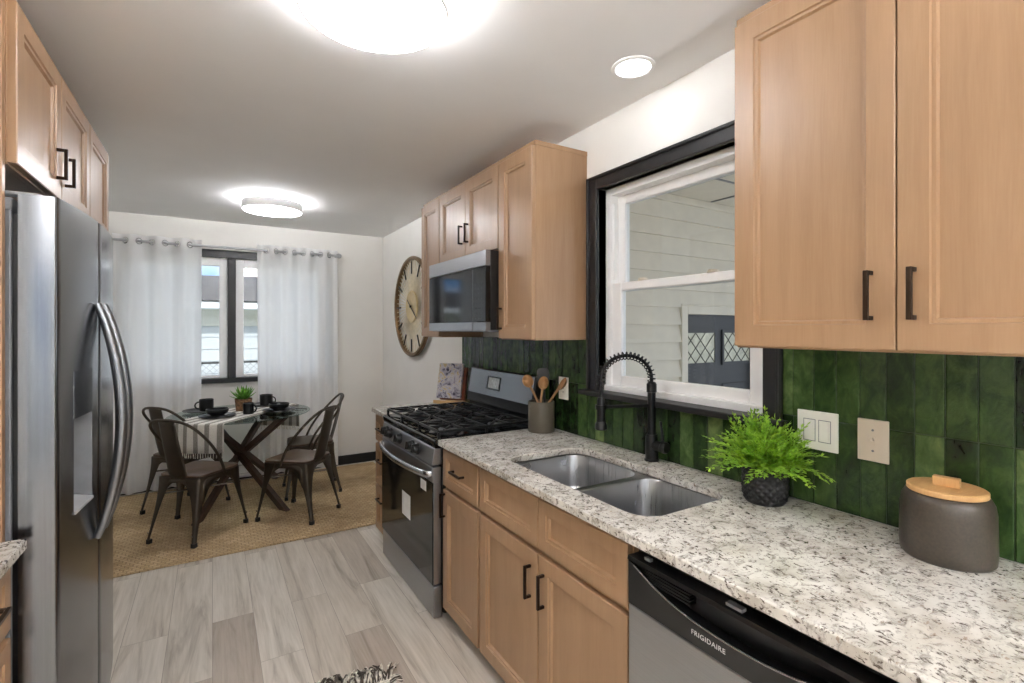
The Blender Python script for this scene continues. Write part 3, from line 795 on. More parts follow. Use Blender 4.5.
obj('drawer', MB().box(RX + 0.004, RX + 0.05, r0 + 0.003, r1 - 0.003, 0.008, 0.166), 'range_steel', rg, bevel=0.004)
# burners and grates
zc = 0.918
for (bx, by, rr) in ((1.12, 2.52, 0.044), (1.42, 2.52, 0.036), (1.12, 3.02, 0.05), (1.42, 3.02, 0.036), (1.27, 2.77, 0.04)):
    bo = obj('burner', MB().lathe([(rr + 0.012, zc), (rr + 0.012, zc + 0.006), (rr, zc + 0.010), (rr, zc + 0.018)], (bx, by, 0), 28), 'grey_plastic', rg, sharp=30)
    obj('burner_cap', MB().lathe([(rr + 0.004, zc + 0.018), (rr + 0.004, zc + 0.024), (rr - 0.004, zc + 0.027), (0, zc + 0.027)], (bx, by, 0), 28), 'cast_iron', bo, sharp=30)
for (ga, gb) in ((r0 + 0.012, 2.618), (2.624, 2.912), (2.918, r1 - 0.012)):
    g = MB(); zt = 0.956; th = 0.006; x0_, x1_ = RX + 0.035, W - 0.115; yc = (ga + gb) / 2
    def bar(p, q, z0=zt - 0.013, z1=zt):
        p, q = Vector((p[0], p[1], 0)), Vector((q[0], q[1], 0)); d_ = (q - p).normalized(); n_ = Vector((-d_.y, d_.x, 0)) * th
        g.loft([[(p.x + n_.x, p.y + n_.y, z0), (p.x - n_.x, p.y - n_.y, z0), (p.x - n_.x * .7, p.y - n_.y * .7, z1), (p.x + n_.x * .7, p.y + n_.y * .7, z1)],
                [(q.x + n_.x, q.y + n_.y, z0), (q.x - n_.x, q.y - n_.y, z0), (q.x - n_.x * .7, q.y - n_.y * .7, z1), (q.x + n_.x * .7, q.y + n_.y * .7, z1)]])
    bar((x0_, ga), (x1_, ga)); bar((x0_, gb), (x1_, gb)); bar((x0_, ga), (x0_, gb)); bar((x1_, ga), (x1_, gb))
    xm = (x0_ + x1_) / 2; bar((xm, ga), (xm, gb))
    for cx in ((x0_ + xm) / 2, (xm + x1_) / 2):
        for (ex, ey) in ((x0_ if cx < xm else xm, yc), (xm if cx < xm else x1_, yc), (cx, ga), (cx, gb)):
            vx, vy = ex - cx, ey - yc; ll = math.hypot(vx, vy); bar((ex, ey), (cx + vx / ll * 0.022, yc + vy / ll * 0.022))
        for (sx, sy) in ((1, 1), (-1, 1), (1, -1), (-1, -1)):
            bar((cx + sx * 0.03, yc + sy * 0.03), (cx + sx * 0.1, yc + sy * (gb - ga) * 0.42))
    for px in (x0_, xm, x1_):
        for py in (ga, gb): g.box(px - 0.007, px + 0.007, py - 0.006, py + 0.006, 0.914, zt - 0.01)
    obj('grate', g, 'cast_iron', rg, bevel=0.0015, seg=1)
# backguard
bgx = W - 0.10
bg_ = obj('backguard', MB().prism([(bgx - 0.005, 0.90), (W - 0.012, 0.90), (W - 0.012, 1.198), (bgx + 0.05, 1.202), (bgx + 0.038, 1.196), (bgx + 0.01, 1.035), (bgx + 0.012, 1.02), (bgx + 0.006, 0.975), (bgx + 0.03, 0.968), (bgx + 0.03, 0.935), (bgx - 0.005, 0.930)], r0 + 0.012, r1 - 0.012, 'y'), 'black_plastic', rg, bevel=0.002)
obj('fascia', MB().prism([(bgx + 0.0085, 1.035), (bgx + 0.012, 1.035), (bgx + 0.040, 1.190), (bgx + 0.052, 1.1985), (bgx + 0.050, 1.2045), (bgx + 0.0355, 1.196)], r0 + 0.03, r1 - 0.03, 'y'), 'fridge_steel', bg_)
ds = MB().box(-0.002, 0.002, -0.085, 0.085, -0.045, 0.045).xform(Matrix.Translation((bgx + 0.0205, 2.83, 1.118)) @ Matrix.Rotation(math.radians(9.6), 4, 'Y'))
dso = obj('display', ds, 'black_gloss', bg_)
obj('screen', MB().box(-0.0032, -0.002, -0.075, 0.06, -0.032, 0.036).xform(Matrix.Translation((bgx + 0.0205, 2.83, 1.118)) @ Matrix.Rotation(math.radians(9.6), 4, 'Y')), 'screen', dso)

# ------------------------------------------------------------------ over-the-range microwave
mx = 1.242; m0, m1, mz0, mz1 = 2.314, 3.112, 1.458, 1.898
mw = thing('microwave', 'stainless over-the-range microwave mounted under the short wall cabinet', 'microwave', (1.45, 2.71, mz0))
obj('body', MB().box(mx + 0.03, W - 0.002, m0, m1, mz0 + 0.012, mz1), 'black_plastic', mw, bevel=0.002)
obj('underside', MB().box(mx + 0.02, W - 0.02, m0 + 0.01, m1 - 0.01, mz0, mz0 + 0.012), 'grey_plastic', mw)
obj('vent_band', MB().box(mx, mx + 0.03, m0, m1, 1.815, mz1), 'range_steel', mw, bevel=0.002)
dr = obj('door', MB().box(mx, mx + 0.03, m0 + 0.155, m1, mz0 + 0.005, 1.81), 'range_steel', mw, bevel=0.002)
obj('door_glass', MB().box(mx - 0.002, mx + 0.001, m0 + 0.1555, m1 - 0.006, mz0 + 0.055, 1.81), 'black_gloss', dr, bevel=0.001)
pn = obj('control_panel', MB().box(mx - 0.001, mx + 0.03, m0, m0 + 0.152, mz0 + 0.055, 1.812), 'black_gloss', mw, bevel=0.002)
obj('bottom_strip', MB().box(mx, mx + 0.03, m0, m0 + 0.152, mz0 + 0.005, mz0 + 0.053), 'range_steel', mw, bevel=0.002)
bt = MB()
for r_ in range(8):
    for c_ in range(3): bt.box(mx - 0.0016, mx - 0.0008, m0 + 0.035 + c_ * 0.035, m0 + 0.049 + c_ * 0.035, 1.53 + r_ * 0.027, 1.536 + r_ * 0.027)
obj('button', bt, 'dim_print', pn)

# ------------------------------------------------------------------ refrigerator
fg = thing('refrigerator', 'stainless side-by-side refrigerator with bowed handles on the left', 'refrigerator', (-0.75, 2.3, 0))
f0, f1 = 1.852, 2.84; fzt = 1.845
obj('body', MB().box(L + 0.03, -0.468, f0, f1, 0.02, 1.80), 'grey_plastic', fg, bevel=0.004)
obj('gasket', MB().box(-0.469, -0.456, f0 + 0.012, f1 - 0.012, 0.11, 1.79), 'black_plastic', fg)
obj('grille', MB().box(-0.49, -0.45, f0 + 0.01, f1 - 0.01, 0.02, 0.095), 'black_plastic', fg)
ycen = 2.31
def fx(y):      # gently convex front
    f = (y - ycen) / 0.49
    return -0.338 - 0.042 * f * f
def fridge_door(ya, yb, hole=None):
    mb = MB(); n = 14
    ys = [ya + (yb - ya) * k / n for k in range(n + 1)]
    zs_ = [0.10, fzt]
    if hole:
        ys = sorted(set(ys + [hole[0], hole[1]])); zs_ = [0.10, hole[2], hole[3], fzt]
    rr = 0.006
    def X(y): 
        e = min(y - ya, yb - y)
        return fx(y) - (rr * (1 - e / rr) ** 2 if e < rr else 0)
    ys = sorted(set(ys + [ya + 0.003, ya + 0.006, yb - 0.003, yb - 0.006]))
    idx = {}
    def vid(x, y, z):
        k = (round(x, 6), round(y, 6), round(z, 6))
        if k not in idx: idx[k] = len(mb.v); mb.v.append((x, y, z))
        return idx[k]
    for y_a, y_b in zip(ys[:-1], ys[1:]):
        for z_a, z_b in zip(zs_[:-1], zs_[1:]):
            if hole and y_a >= hole[0] - 1e-6 and y_b <= hole[1] + 1e-6 and z_a >= hole[2] - 1e-6 and z_b <= hole[3] + 1e-6: continue
            mb.f.append((vid(X(y_a), y_a, z_a), vid(X(y_b), y_b, z_a), vid(X(y_b), y_b, z_b), vid(X(y_a), y_a, z_b)))
    xb = -0.4545
    for z_, in ((0.10,), (fzt,)):
        mb.f.append(tuple([vid(X(y), y, z_) for y in ys] + [vid(xb, yb, z_), vid(xb, ya, z_)]))
    mb.f.append(tuple([vid(X(ya), ya, z) for z in zs_] + [vid(xb, ya, fzt), vid(xb, ya, 0.10)]))
    mb.f.append(tuple([vid(X(yb), yb, z) for z in zs_] + [vid(xb, yb, fzt), vid(xb, yb, 0.10)]))
    mb.f.append((vid(xb, ya, 0.10), vid(xb, yb, 0.10), vid(xb, yb, fzt), vid(xb, ya, fzt)))
    return mb
HL = (1.965, 2.135, 0.915, 1.345)
ysm = 2.222
fd1 = obj('door', fridge_door(f0, ysm - 0.003, HL), 'fridge_steel', fg, sharp=40)
fd2 = obj('door', fridge_door(ysm + 0.003, f1), 'fridge_steel', fg, sharp=40)
xd = -0.352
rc = MB()   # recess of the dispenser
rc.add([(fx(HL[0]), HL[0], HL[2]), (fx(HL[1]), HL[1], HL[2]), (fx(HL[1]), HL[1], 1.20), (fx(HL[0]), HL[0], 1.20),
        (-0.44, HL[0] + 0.01, HL[2] + 0.03), (-0.44, HL[1] - 0.01, HL[2] + 0.03), (-0.44, HL[1] - 0.01, 1.20), (-0.44, HL[0] + 0.01, 1.20)],
       [(0, 1, 5, 4), (1, 2, 6, 5), (2, 3, 7, 6), (3, 0, 4, 7), (4, 5, 6, 7)])
dp = obj('dispenser', rc, 'grey_plastic', fd1)
obj('control_panel', MB().add([(fx(HL[0]) + 0.001, HL[0], 1.20), (fx(HL[1]) + 0.001, HL[1], 1.20), (fx(HL[1]) + 0.001, HL[1], HL[3]), (fx(HL[0]) + 0.001, HL[0], HL[3]),
                     (-0.42, HL[0], 1.20), (-0.42, HL[1], 1.20), (-0.42, HL[1], HL[3]), (-0.42, HL[0], HL[3])],
                    [(0, 1, 2, 3), (0, 4, 5, 1), (3, 2, 6, 7), (0, 3, 7, 4), (1, 5, 6, 2)]), 'fridge_steel', dp)
obj('paddle', MB().box(-0.43, -0.40, 2.03, 2.07, 1.08, 1.2), 'black_plastic', dp, bevel=0.004)
obj('drip_tray', MB().add([(fx(HL[0]) + 0.004, HL[0], 0.918), (fx(HL[1]) + 0.004, HL[1], 0.918), (-0.44, HL[1] - 0.008, 0.946), (-0.44, HL[0] + 0.008, 0.946),
                           (fx(HL[0]) + 0.004, HL[0], 0.910), (fx(HL[1]) + 0.004, HL[1], 0.910), (-0.44, HL[1] - 0.008, 0.938), (-0.44, HL[0] + 0.008, 0.938)],
                          [(0, 1, 2, 3), (4, 7, 6, 5), (0, 4, 5, 1), (1, 5, 6, 2), (2, 6, 7, 3), (3, 7, 4, 0)]), 'light_grey_plastic', dp)
def bow_handle(parent, y, z0, z1):
    n = 26; P = []
    x0_ = fx(y)
    for k in range(n + 1):
        f = k / n; P.append((x0_ - 0.004 + 0.076 * math.sin(PI * (0.02 + 0.96 * f)) ** 0.75, y, z0 + (z1 - z0) * f))
    # flat bow, thicker towards the middle
    rad = [0.75 + 0.35 * math.sin(PI * k / n) for k in range(n + 1)]
    sect = [(0.015, -0.014), (0.015, 0.014), (0.009, 0.022), (-0.009, 0.022), (-0.015, 0.014), (-0.015, -0.014), (-0.009, -0.022), (0.009, -0.022)]
    return obj('handle', MB().tube(P, rad, sect=sect, up=(1, 0, 0)), 'door_handle_steel', parent, sharp=60)
bow_handle(fd1, 2.172, 0.765, 1.56)
bow_handle(fd2, 2.272, 0.765, 1.56)
for yy in (f0 + 0.05, f1 - 0.05):
    hc = MB().box(-0.60, -0.47, yy - 0.035, yy + 0.035, 1.80, 1.835).lathe([(0.02, 1.80), (0.02, 1.852), (0.015, 1.856)], (-0.43, yy, 0), 18).box(-0.50, -0.42, yy - 0.02, yy + 0.02, 1.846, 1.856)
    obj('hinge_cover', hc, 'light_grey_plastic', fg, bevel=0.004)

# ------------------------------------------------------------------ electrical plates (wall mounted)
def plate(name, label, y0, y1, z0, z1, mat, x=None, kind='toggle'):
    x = W - 0.0105 if x is None else x
    t = thing(name, label, 'wall plate', (x, (y0 + y1) / 2, (z0 + z1) / 2))
    obj('cover', MB().box(x - 0.006, x, y0, y1, z0, z1), mat, t, bevel=0.002)
    yc, zc_ = (y0 + y1) / 2, (z0 + z1) / 2
    def scr(y, z): obj('screw', MB().lathe([(0.0035, 0), (0.003, -0.0015), (0, -0.0018)], (x - 0.006, y, z), 10, 'x'), 'grey_plastic', t)
    def toggle(y):
        obj('toggle', MB().box(x - 0.007, x - 0.006, y - 0.006, y + 0.006, zc_ - 0.013, zc_ + 0.013)
            .prism([(x - 0.006, zc_ - 0.004), (x - 0.006, zc_ + 0.004), (x - 0.018, zc_ + 0.012), (x - 0.018, zc_ + 0.006)], y - 0.004, y + 0.004, 'y'), mat, t)
        scr(y, zc_ + 0.03); scr(y, zc_ - 0.03)
    def duplex(y):
        for s_ in (-1, 1):
            o_ = MB().prism([(y + 0.0165 * math.cos(2 * PI * k / 20), zc_ + s_ * 0.0195 + 0.0145 * max(-0.9, min(0.9, math.sin(2 * PI * k / 20)))) for k in range(20)], x - 0.0085, x - 0.006, 'x')
            so = obj('socket', o_, mat, t)
            obj('slot', MB().box(x - 0.0088, x - 0.0084, y - 0.007, y - 0.0045, zc_ + s_ * 0.0195 - 0.004, zc_ + s_ * 0.0195 + 0.005).box(x - 0.0088, x - 0.0084, y + 0.0045, y + 0.007, zc_ + s_ * 0.0195 - 0.004, zc_ + s_ * 0.0195 + 0.005), 'black_plastic', so)
        scr(y, zc_)
    def rocker(y):
        obj('rocker_gap_shade', MB().box(x - 0.0066, x - 0.006, y - 0.0185, y + 0.0185, zc_ - 0.035, zc_ + 0.035), 'grey_plastic', t)  # grey sheet stands in for the shade around the rocker
        obj('rocker', MB().box(x - 0.0075, x - 0.006, y - 0.0165, y + 0.0165, zc_ - 0.033, zc_ + 0.033).box(x - 0.010, x - 0.007, y - 0.012, y + 0.012, zc_ - 0.026, zc_ + 0.026), mat, t, bevel=0.001)
    if kind == 'toggle': toggle(yc)
    elif kind == 'duplex': duplex(yc)
    else:
        rocker(yc + 0.023); rocker(yc - 0.023)
    return t
plate('light_switch', 'beige single toggle switch plate on green tile left of the canister', 0.640, 0.720, 1.088, 1.210, 'beige_plate')
plate('rocker_switch', 'white double wall plate on green tile just right of the fern', 0.773, 0.896, 1.090, 1.212, 'white_plate', kind='double')
plate('wall_outlet', 'white outlet plate on green tile behind the utensil crock', 2.118, 2.200, 1.09, 1.212, 'white_plate', kind='duplex')
t = thing('wall_outlet', 'white outlet on the back wall under the dining window', 'wall plate', (0.13, D, 0.62))
ob = MB().box(0.09, 0.165, D - 0.006, D, 0.56, 0.68)
obj('cover', ob, 'white_plate', t, bevel=0.002)
for z_ in (0.60, 0.64): obj('socket', MB().box(0.112, 0.143, D - 0.008, D - 0.006, z_ - 0.013, z_ + 0.013), 'beige_plate', t, bevel=0.001)

# ------------------------------------------------------------------ wall clock
ck = thing('wall_clock', 'large round gold sunburst wall clock on the right wall beyond the cabinets', 'clock', (W, 4.50, 1.69))
cc = (W, 4.50, 1.69)
obj('rim', MB().lathe([(0.462, -0.012), (0.475, -0.02), (0.478, -0.045), (0.470, -0.055), (0.448, -0.055), (0.442, -0.045), (0.442, -0.015)], cc, 72, 'x', cap=False), 'gold_rim', ck, sharp=30)
sp_ = MB()
for k in range(60):
    a = 2 * PI * k / 60; c_, s_ = math.cos(a), math.sin(a)
    sp_.tube([(W - 0.03, 4.50 + 0.15 * c_, 1.69 + 0.15 * s_), (W - 0.03, 4.50 + 0.45 * c_, 1.69 + 0.45 * s_)], 0.0042, 6)
obj('spoke', sp_, 'spoke', ck)
obj('hub', MB().lathe([(0.150, -0.025), (0.155, -0.030), (0.155, -0.042), (0.142, -0.046), (0.135, -0.043), (0.0, -0.044)], cc, 56, 'x'), 'hub', ck, sharp=30)
hm = MB()
for k in range(12):
    a = 2 * PI * k / 12; n0 = len(hm.v)
    hm.box(-0.004, 0.004, -0.007, 0.007, 0.31, 0.43)
    hm.xform(Matrix.Translation((W - 0.04, 4.50, 1.69)) @ Matrix.Rotation(a, 4, 'X'), n0)
obj('hour_marker', hm, 'black_metal', ck)
for ang, ln in ((math.radians(-52), 0.11), (math.radians(125), 0.20)):
    h_ = MB().prism([(-0.006, -0.03), (0.006, -0.03), (0.003, ln), (-0.003, ln)], -0.002, 0.002, 'x')
    h_.xform(Matrix.Translation((W - 0.052, 4.50, 1.69)) @ Matrix.Rotation(ang, 4, 'X'))
    obj('hand', h_, 'black_metal', ck)
obj('pin', MB().lathe([(0.012, -0.044), (0.012, -0.058), (0, -0.06)], cc, 16, 'x'), 'bronze', ck)

# ------------------------------------------------------------------ curtains
rodz = 2.255; rody = D - 0.105
rod = thing('curtain_rod', 'slim curtain rod with dark ball finials above the dining window', 'curtain rod', (0.16, D, rodz))
obj('pole', MB().tube([(-0.765, rody, rodz), (1.13, rody, rodz)], 0.011, 12), 'light_grey_plastic', rod)
for sx in (-1, 1):
    ex = -0.765 if sx < 0 else 1.13
    fin = MB().lathe([(0.0, -0.03), (0.018, -0.024), (0.027, 0), (0.018, 0.024), (0.0, 0.03)], (ex + sx * 0.02, rody, rodz), 18, 'x')
    obj('finial', fin, 'black_metal' if sx < 0 else 'light_grey_plastic', rod)
    obj('bracket', MB().box(ex - sx * 0.005, ex - sx * 0.02, rody, D, rodz - 0.02, rodz - 0.006).box(ex - sx * 0.003, ex - sx * 0.022, D - 0.004, D, rodz - 0.04, rodz + 0.03), 'light_grey_plastic', rod)
def curtain(label, x0, x1, nf, z0, seed):
    rr = random.Random(seed)
    t = thing('curtain', label, 'curtain', ((x0 + x1) / 2, rody, z0), 'white sheer curtains on the dining window')
    mb = MB(); nx = nf * 14; nz_ = 24; zt = rodz + 0.055
    ph = [rr.uniform(-0.5, 0.5) for _ in range(nf + 2)]; am = [rr.uniform(0.75, 1.15) for _ in range(nf + 2)]
    rows_ = []
    for j in range(nz_ + 1):
        f = j / nz_; z = zt + (z0 - zt) * f; row = []
        for i in range(nx + 1):
            u = i / nx; k = u * nf; ki = int(min(nf - 1, k))
            w_ = math.sin(2 * PI * k / 2 * 1.0 * 2 / 2 + ph[ki] * f * 0.6)
            d_ = 0.024 * math.sin(PI * k) * (1 + 0.15 * f) + 0.014 * f * math.sin(2.3 * PI * k + 1.1 + ph[ki]) * am[ki]
            x = x0 + (x1 - x0) * u + 0.012 * f * math.sin(5.1 * u * nf / 4 + seed)
            row.append((x, rody + d_, z))
        rows_.append(row)
    mb.loft(rows_, closed_ring=False)
    obj('fabric', mb, 'sheer', t, sharp=180)
    for k in range(nf):
        xg = x0 + (x1 - x0) * (k + 0.0 + 0.5) / nf
    for k in range(1, nf):
        xg = x0 + (x1 - x0) * k / nf; sgn = 1 if k % 2 else -1
        gm = MB().lathe([(0.020, -0.003), (0.030, -0.003), (0.030, 0.003), (0.020, 0.003)], (0, 0, 0), 20, 'x', cap=False)
        gm.xform(Matrix.Translation((xg, rody, rodz)) @ Matrix.Rotation(sgn * math.radians(50), 4, 'Z'))
        obj('grommet', gm, 'chrome', t, sharp=30)
    return t
curtain('left white sheer grommet curtain hanging beside the refrigerator', -0.745, -0.085, 7, 0.03, 3)
curtain('right white sheer grommet curtain hanging near the wall clock corner', 0.375, 1.135, 9, 0.03, 8)

# ------------------------------------------------------------------ rugs
tag(obj('jute_rug', MB().box(-0.97, 1.52, 3.715, 5.46, 0.001, 0.011), 'jute', bevel=0.004), 'large natural woven jute rug under the dining table', 'rug')
fr_rug = thing('runner_rug', 'pale runner rug with knotted fringe at the bottom edge of the photo', 'rug', (0.2, 1.1, 0))
A = math.radians(-9)
rm = Matrix.Translation((0.635, 2.035, 0)) @ Matrix.Rotation(A, 4, 'Z')
obj('weave', MB().box(-0.62, 0.0, -2.0, 0.0, 0.001, 0.012).xform(rm), 'yarn', fr_rug, bevel=0.004)
for mt, off in (('yarn', 0), ('dark_yarn', 1)):
    fm = MB()
    for k in range(110):
        x = -0.62 + 0.62 * (k + R.random()) / 110; ln = R.uniform(0.05, 0.115); dxx = R.uniform(-0.05, 0.06)
        z = R.uniform(0.006, 0.03)
        P = [(x, -0.01, 0.009), (x + dxx * .3, ln * .35, 0.006 + z), (x + dxx * .7, ln * .7, 0.006 + z * .8), (x + dxx, ln, 0.005)]
        fm.tube(P, [0.0035, 0.0042, 0.0038, 0.002], 5)
    for k in range(10):
        y = -R.random() * 0.05; P = [(-0.005, y, 0.008), (0.02, y + 0.01, 0.012), (0.05, y + 0.03 * R.random(), 0.006)]
        fm.tube(P, [0.0035, 0.004, 0.002], 5)
    fo = obj('fringe', fm.xform(rm), mt, fr_rug); fo['kind'] = 'stuff'

# ------------------------------------------------------------------ dining table
TX, TY, TZ = 0.22, 4.88, 0.752
tb = thing('dining_table', 'round glass dining table on crossed dark wooden legs', 'table', (TX, TY, 0.011))
obj('glass_top', MB().lathe([(0.0, TZ - 0.010), (0.543, TZ - 0.010), (0.548, TZ - 0.007), (0.548, TZ - 0.003), (0.543, TZ), (0.0, TZ)], (TX, TY, 0), 72, cap=False), 'table_glass', tb, sharp=30)
for sx, sy in ((1, 1), (-1, 1), (1, -1), (-1, -1)):
    f_ = Vector((TX + sx * 0.30, TY + sy * 0.50, 0.012)); p_ = Vector((TX - sx * 0.265, TY - sy * 0.40, TZ - 0.012))
    sd = Vector((0.0, 0.0, 0.0)); off = Vector((sy * 0.02, -sx * 0.02, 0))
    f_ += off; p_ += off
    hd_ = Vector((sx * 0.30, sy * 0.5, 0)).normalized(); nn = Vector((-hd_.y, hd_.x, 0))
    mb = MB(); ring = []
    for q in (f_, p_): ring.append([tuple(q + nn * a + hd_ * b) for a, b in ((-0.022, -0.043), (0.022, -0.043), (0.022, 0.043), (-0.022, 0.043))])
    mb.loft(ring); obj('leg', mb, 'walnut', tb, bevel=0.003)
for sx, sy in ((1, 1), (-1, 1), (1, -1), (-1, -1)):
    obj('pad', MB().lathe([(0.018, TZ - 0.013), (0.018, TZ - 0.010)], (TX - sx * 0.265, TY - sy * 0.40, 0), 16), 'light_grey_plastic', tb)

# striped runner draped across the glass
ra = math.radians(51)
rn = thing('table_runner', 'grey and white striped cloth runner draped across the glass table', 'table runner', (TX, TY, TZ))
mb = MB(); hw = 0.225; rr_ = 0.553; rows_ = []
ny = 24
def rowpts(fn): return [fn(-hw + 2 * hw * k / ny) for k in range(ny + 1)]
tz = TZ + 0.003
def edge_x(v): return math.sqrt(rr_ ** 2 - v * v)
for f in (1.0, 0.75, 0.5, 0.25):
    rows_.append(rowpts(lambda v: (-(edge_x(v) + 0.006 + 0.006 * math.sin(v * 30) * f), v, tz - 0.012 - 0.21 * f)))
rows_.append(rowpts(lambda v: (-(edge_x(v) + 0.004), v, tz - 0.010)))
for f in (1.0, 0.97, 0.8, 0.6, 0.4, 0.2, 0.0, -0.2, -0.4, -0.6, -0.8, -0.97, -1.0):
    rows_.append(rowpts(lambda v: (-edge_x(v) * f * 0.995, v, tz)))
rows_.append(rowpts(lambda v: ((edge_x(v) + 0.004), v, tz - 0.010)))
for f in (0.25, 0.5, 0.75, 1.0):
    rows_.append(rowpts(lambda v: ((edge_x(v) + 0.006 + 0.006 * math.sin(v * 30 + 1) * f), v, tz - 0.012 - 0.21 * f)))
mb.loft(rows_, closed_ring=False)
mb.xform(Matrix.Translation((TX, TY, 0)))
ro = obj('cloth', mb, 'striped_cloth', rn, sharp=60, solid=0.0025)
fm = MB()
for e_ in (-1, 1):
    for k in range(24):
        v = -hw + 2 * hw * (k + 0.5) / 24; x = e_ * (edge_x(v) + 0.006)
        fm.tube([(TX + x, TY + v, tz - 0.22), (TX + x + R.uniform(-.004, .004), TY + v + R.uniform(-.004, .004), tz - 0.26)], [0.0025, 0.0035], 5)
fro = obj('fringe', fm, 'yarn', rn); fro['kind'] = 'stuff'
rn.rotation_euler = (0, 0, ra)

# ------------------------------------------------------------------ tableware
PZ = TZ + 0.0055
def plate_mb(r, z=0.0):
    return MB().lathe([(0, z), (r * 0.6, z), (r * 0.66, z + 0.003), (r * 0.97, z + 0.012), (r, z + 0.0145), (r * 0.985, z + 0.0165), (r * 0.66, z + 0.008), (r * 0.6, z + 0.006), (0, z + 0.006)], (0, 0, 0), 48)
def bowl_mb(r, h):
    return MB().lathe([(0, 0), (r * 0.6, 0), (r * 0.62, 0.004), (r * 0.92, h * 0.35), (r, h * 0.7), (r, h), (r - 0.004, h + 0.001), (r - 0.006, h * 0.7), (r * 0.88, h * 0.36), (r * 0.55, 0.009), (0, 0.008)], (0, 0, 0), 40)
def place_plain(name, mb, label, cat, x, y, z, group, sharp=40):
    o = obj(name, mb, 'stoneware_black', sharp=sharp); o.location = (x, y, z)
    return tag(o, label, cat, group)
def mug(label, x, y, z, rz, r=0.042, h=0.092):
    t = thing('mug', label, 'mug', (0, 0, 0), 'black mugs on the dining table')
    obj('body', MB().lathe([(0, 0), (r * 0.9, 0), (r * 0.97, 0.006), (r, 0.02), (r, h), (r - 0.003, h + 0.001), (r - 0.005, h - 0.004), (r - 0.006, 0.012), (0, 0.008)], (0, 0, 0), 36), 'stoneware_black', t, sharp=40)
    hp = [(r - 0.003 + 0.033 * math.sin(PI * k / 14), 0, h * 0.5 + 0.03 * math.cos(PI * k / 14)) for k in range(15)]
    obj('handle', MB().tube(hp, 0.006, 8, up=(0, 1, 0)), 'stoneware_black', t)
    t.location = (x, y, z); t.rotation_euler = (0, 0, rz); return t
GP = 'black dinner plates on the dining table'; GB = 'black bowls on the dining table'
def setting(x, y, a, b):
    if a: place_plain('plate', plate_mb(0.135), a[0], 'plate', x, y, PZ, GP)
    if a and len(a) > 1: place_plain('plate', plate_mb(0.10), a[1], 'plate', x, y, PZ + 0.0072, GP)
    if b: place_plain('bowl', bowl_mb(0.082, 0.052), b, 'bowl', x, y, PZ + 0.0145, GB)
setting(0.035, 4.70, ('large black dinner plate at the left front of the glass table', 'small black plate under the left front bowl'), 'black bowl stacked on the left front place setting')
setting(0.50, 4.76, ('large black dinner plate at the right side of the glass table', 'small black plate under the right side bowl'), 'black bowl stacked on the right side place setting')
setting(-0.09, 5.08, ('large black dinner plate at the back left of the glass table near the curtain',), None)
setting(0.44, 5.20, ('large black dinner plate at the back right of the glass table',), None)
mug('black mug standing alone in front of the potted succulent', 0.262, 4.735, PZ, math.radians(-40))
mug('black mug on the back left plate of the glass table', -0.045, 5.065, PZ + 0.008, math.radians(190), 0.055, 0.098)
mug('black mug on the back right plate behind the right bowl', 0.43, 5.13, PZ + 0.008, math.radians(-30), 0.055, 0.098)
for i, (x, y, a, lb) in enumerate(((0.645, 4.80, 1.2, 'dark fork resting near the right plate of the glass table'), (-0.17, 4.84, 0.2, 'dark fork lying at the left edge of the glass table'))):
    fk = MB().tube([(0, -0.09, 0.003), (0, -0.02, 0.006), (0, 0.04, 0.003)], [0.004, 0.0028, 0.0035], 8).box(-0.010, 0.010, 0.038, 0.056, 0.001, 0.0032)
    for k in range(4): fk.box(-0.010 + k * 0.006, -0.0075 + k * 0.006, 0.056, 0.09, 0.001, 0.0032)
    o = obj('fork', fk, 'black_metal'); o.location = (x, y, PZ - 0.0005 if i else TZ + 0.002); o.rotation_euler = (0, 0, a); tag(o, lb, 'fork')

sx_, sy_ = 0.235, 4.96
sp = thing('potted_succulent', 'bright green spiky succulent in a woven brown pot on the glass table', 'plant', (sx_, sy_, PZ))
pm = MB()
rings = []
for j in range(17):
    z = 0.105 * j / 16
    rings.append([((0.058 + 0.010 * j / 16 + 0.0022 * math.sin(k * 12 * 2 * PI / 96 + (PI if (j // 2) % 2 else 0))) * math.cos(2 * PI * k / 96), (0.058 + 0.010 * j / 16 + 0.0022 * math.sin(k * 12 * 2 * PI / 96 + (PI if (j // 2) % 2 else 0))) * math.sin(2 * PI * k / 96), z) for k in range(96)])
pm.loft(rings, cap1=False)
pm.xform(Matrix.Translation((sx_, sy_, PZ)))
obj('pot', pm, 'basket_weave', sp, sharp=60)
obj('soil', MB().lathe([(0.066, 0.092), (0.03, 0.1), (0, 0.102)], (sx_, sy_, PZ), 24), 'dark_soil', sp)
lf = MB()
for ringi, (cnt, tilt, ln, wd) in enumerate(((6, 78, 0.10, 0.013), (9, 55, 0.125, 0.015), (11, 30, 0.125, 0.015), (9, 12, 0.11, 0.014))):
    for k in range(cnt):
        az = 2 * PI * (k + 0.5 * (ringi % 2) + R.uniform(-.15, .15)) / cnt; tl_ = math.radians(tilt + R.uniform(-7, 7))
        n = 7; rg_ = []
        for j in range(n):
            f = j / (n - 1); r_ = 0.012 + ln * f * math.cos(tl_ + 0.25 * f); z = 0.10 + ln * f * math.sin(tl_ + 0.25 * f)
            w_ = wd * (0.75 + 0.5 * f) * (1 - f ** 2.2) + 0.0006; th = 0.004 * (1 - f) + 0.0006
            c = Vector((r_, 0, z)); nv = Vector((-math.sin(tl_), 0, math.cos(tl_)))
            q = [c + Vector((0, w_, 0)) + nv * w_ * 0.35, c - nv * th, c + Vector((0, -w_, 0)) + nv * w_ * 0.35, c + nv * th * 0.2]
            rot = Matrix.Rotation(az, 3, 'Z'); rg_.append([tuple(rot @ p + Vector((sx_, sy_, PZ))) for p in q])
        lf.loft(rg_)
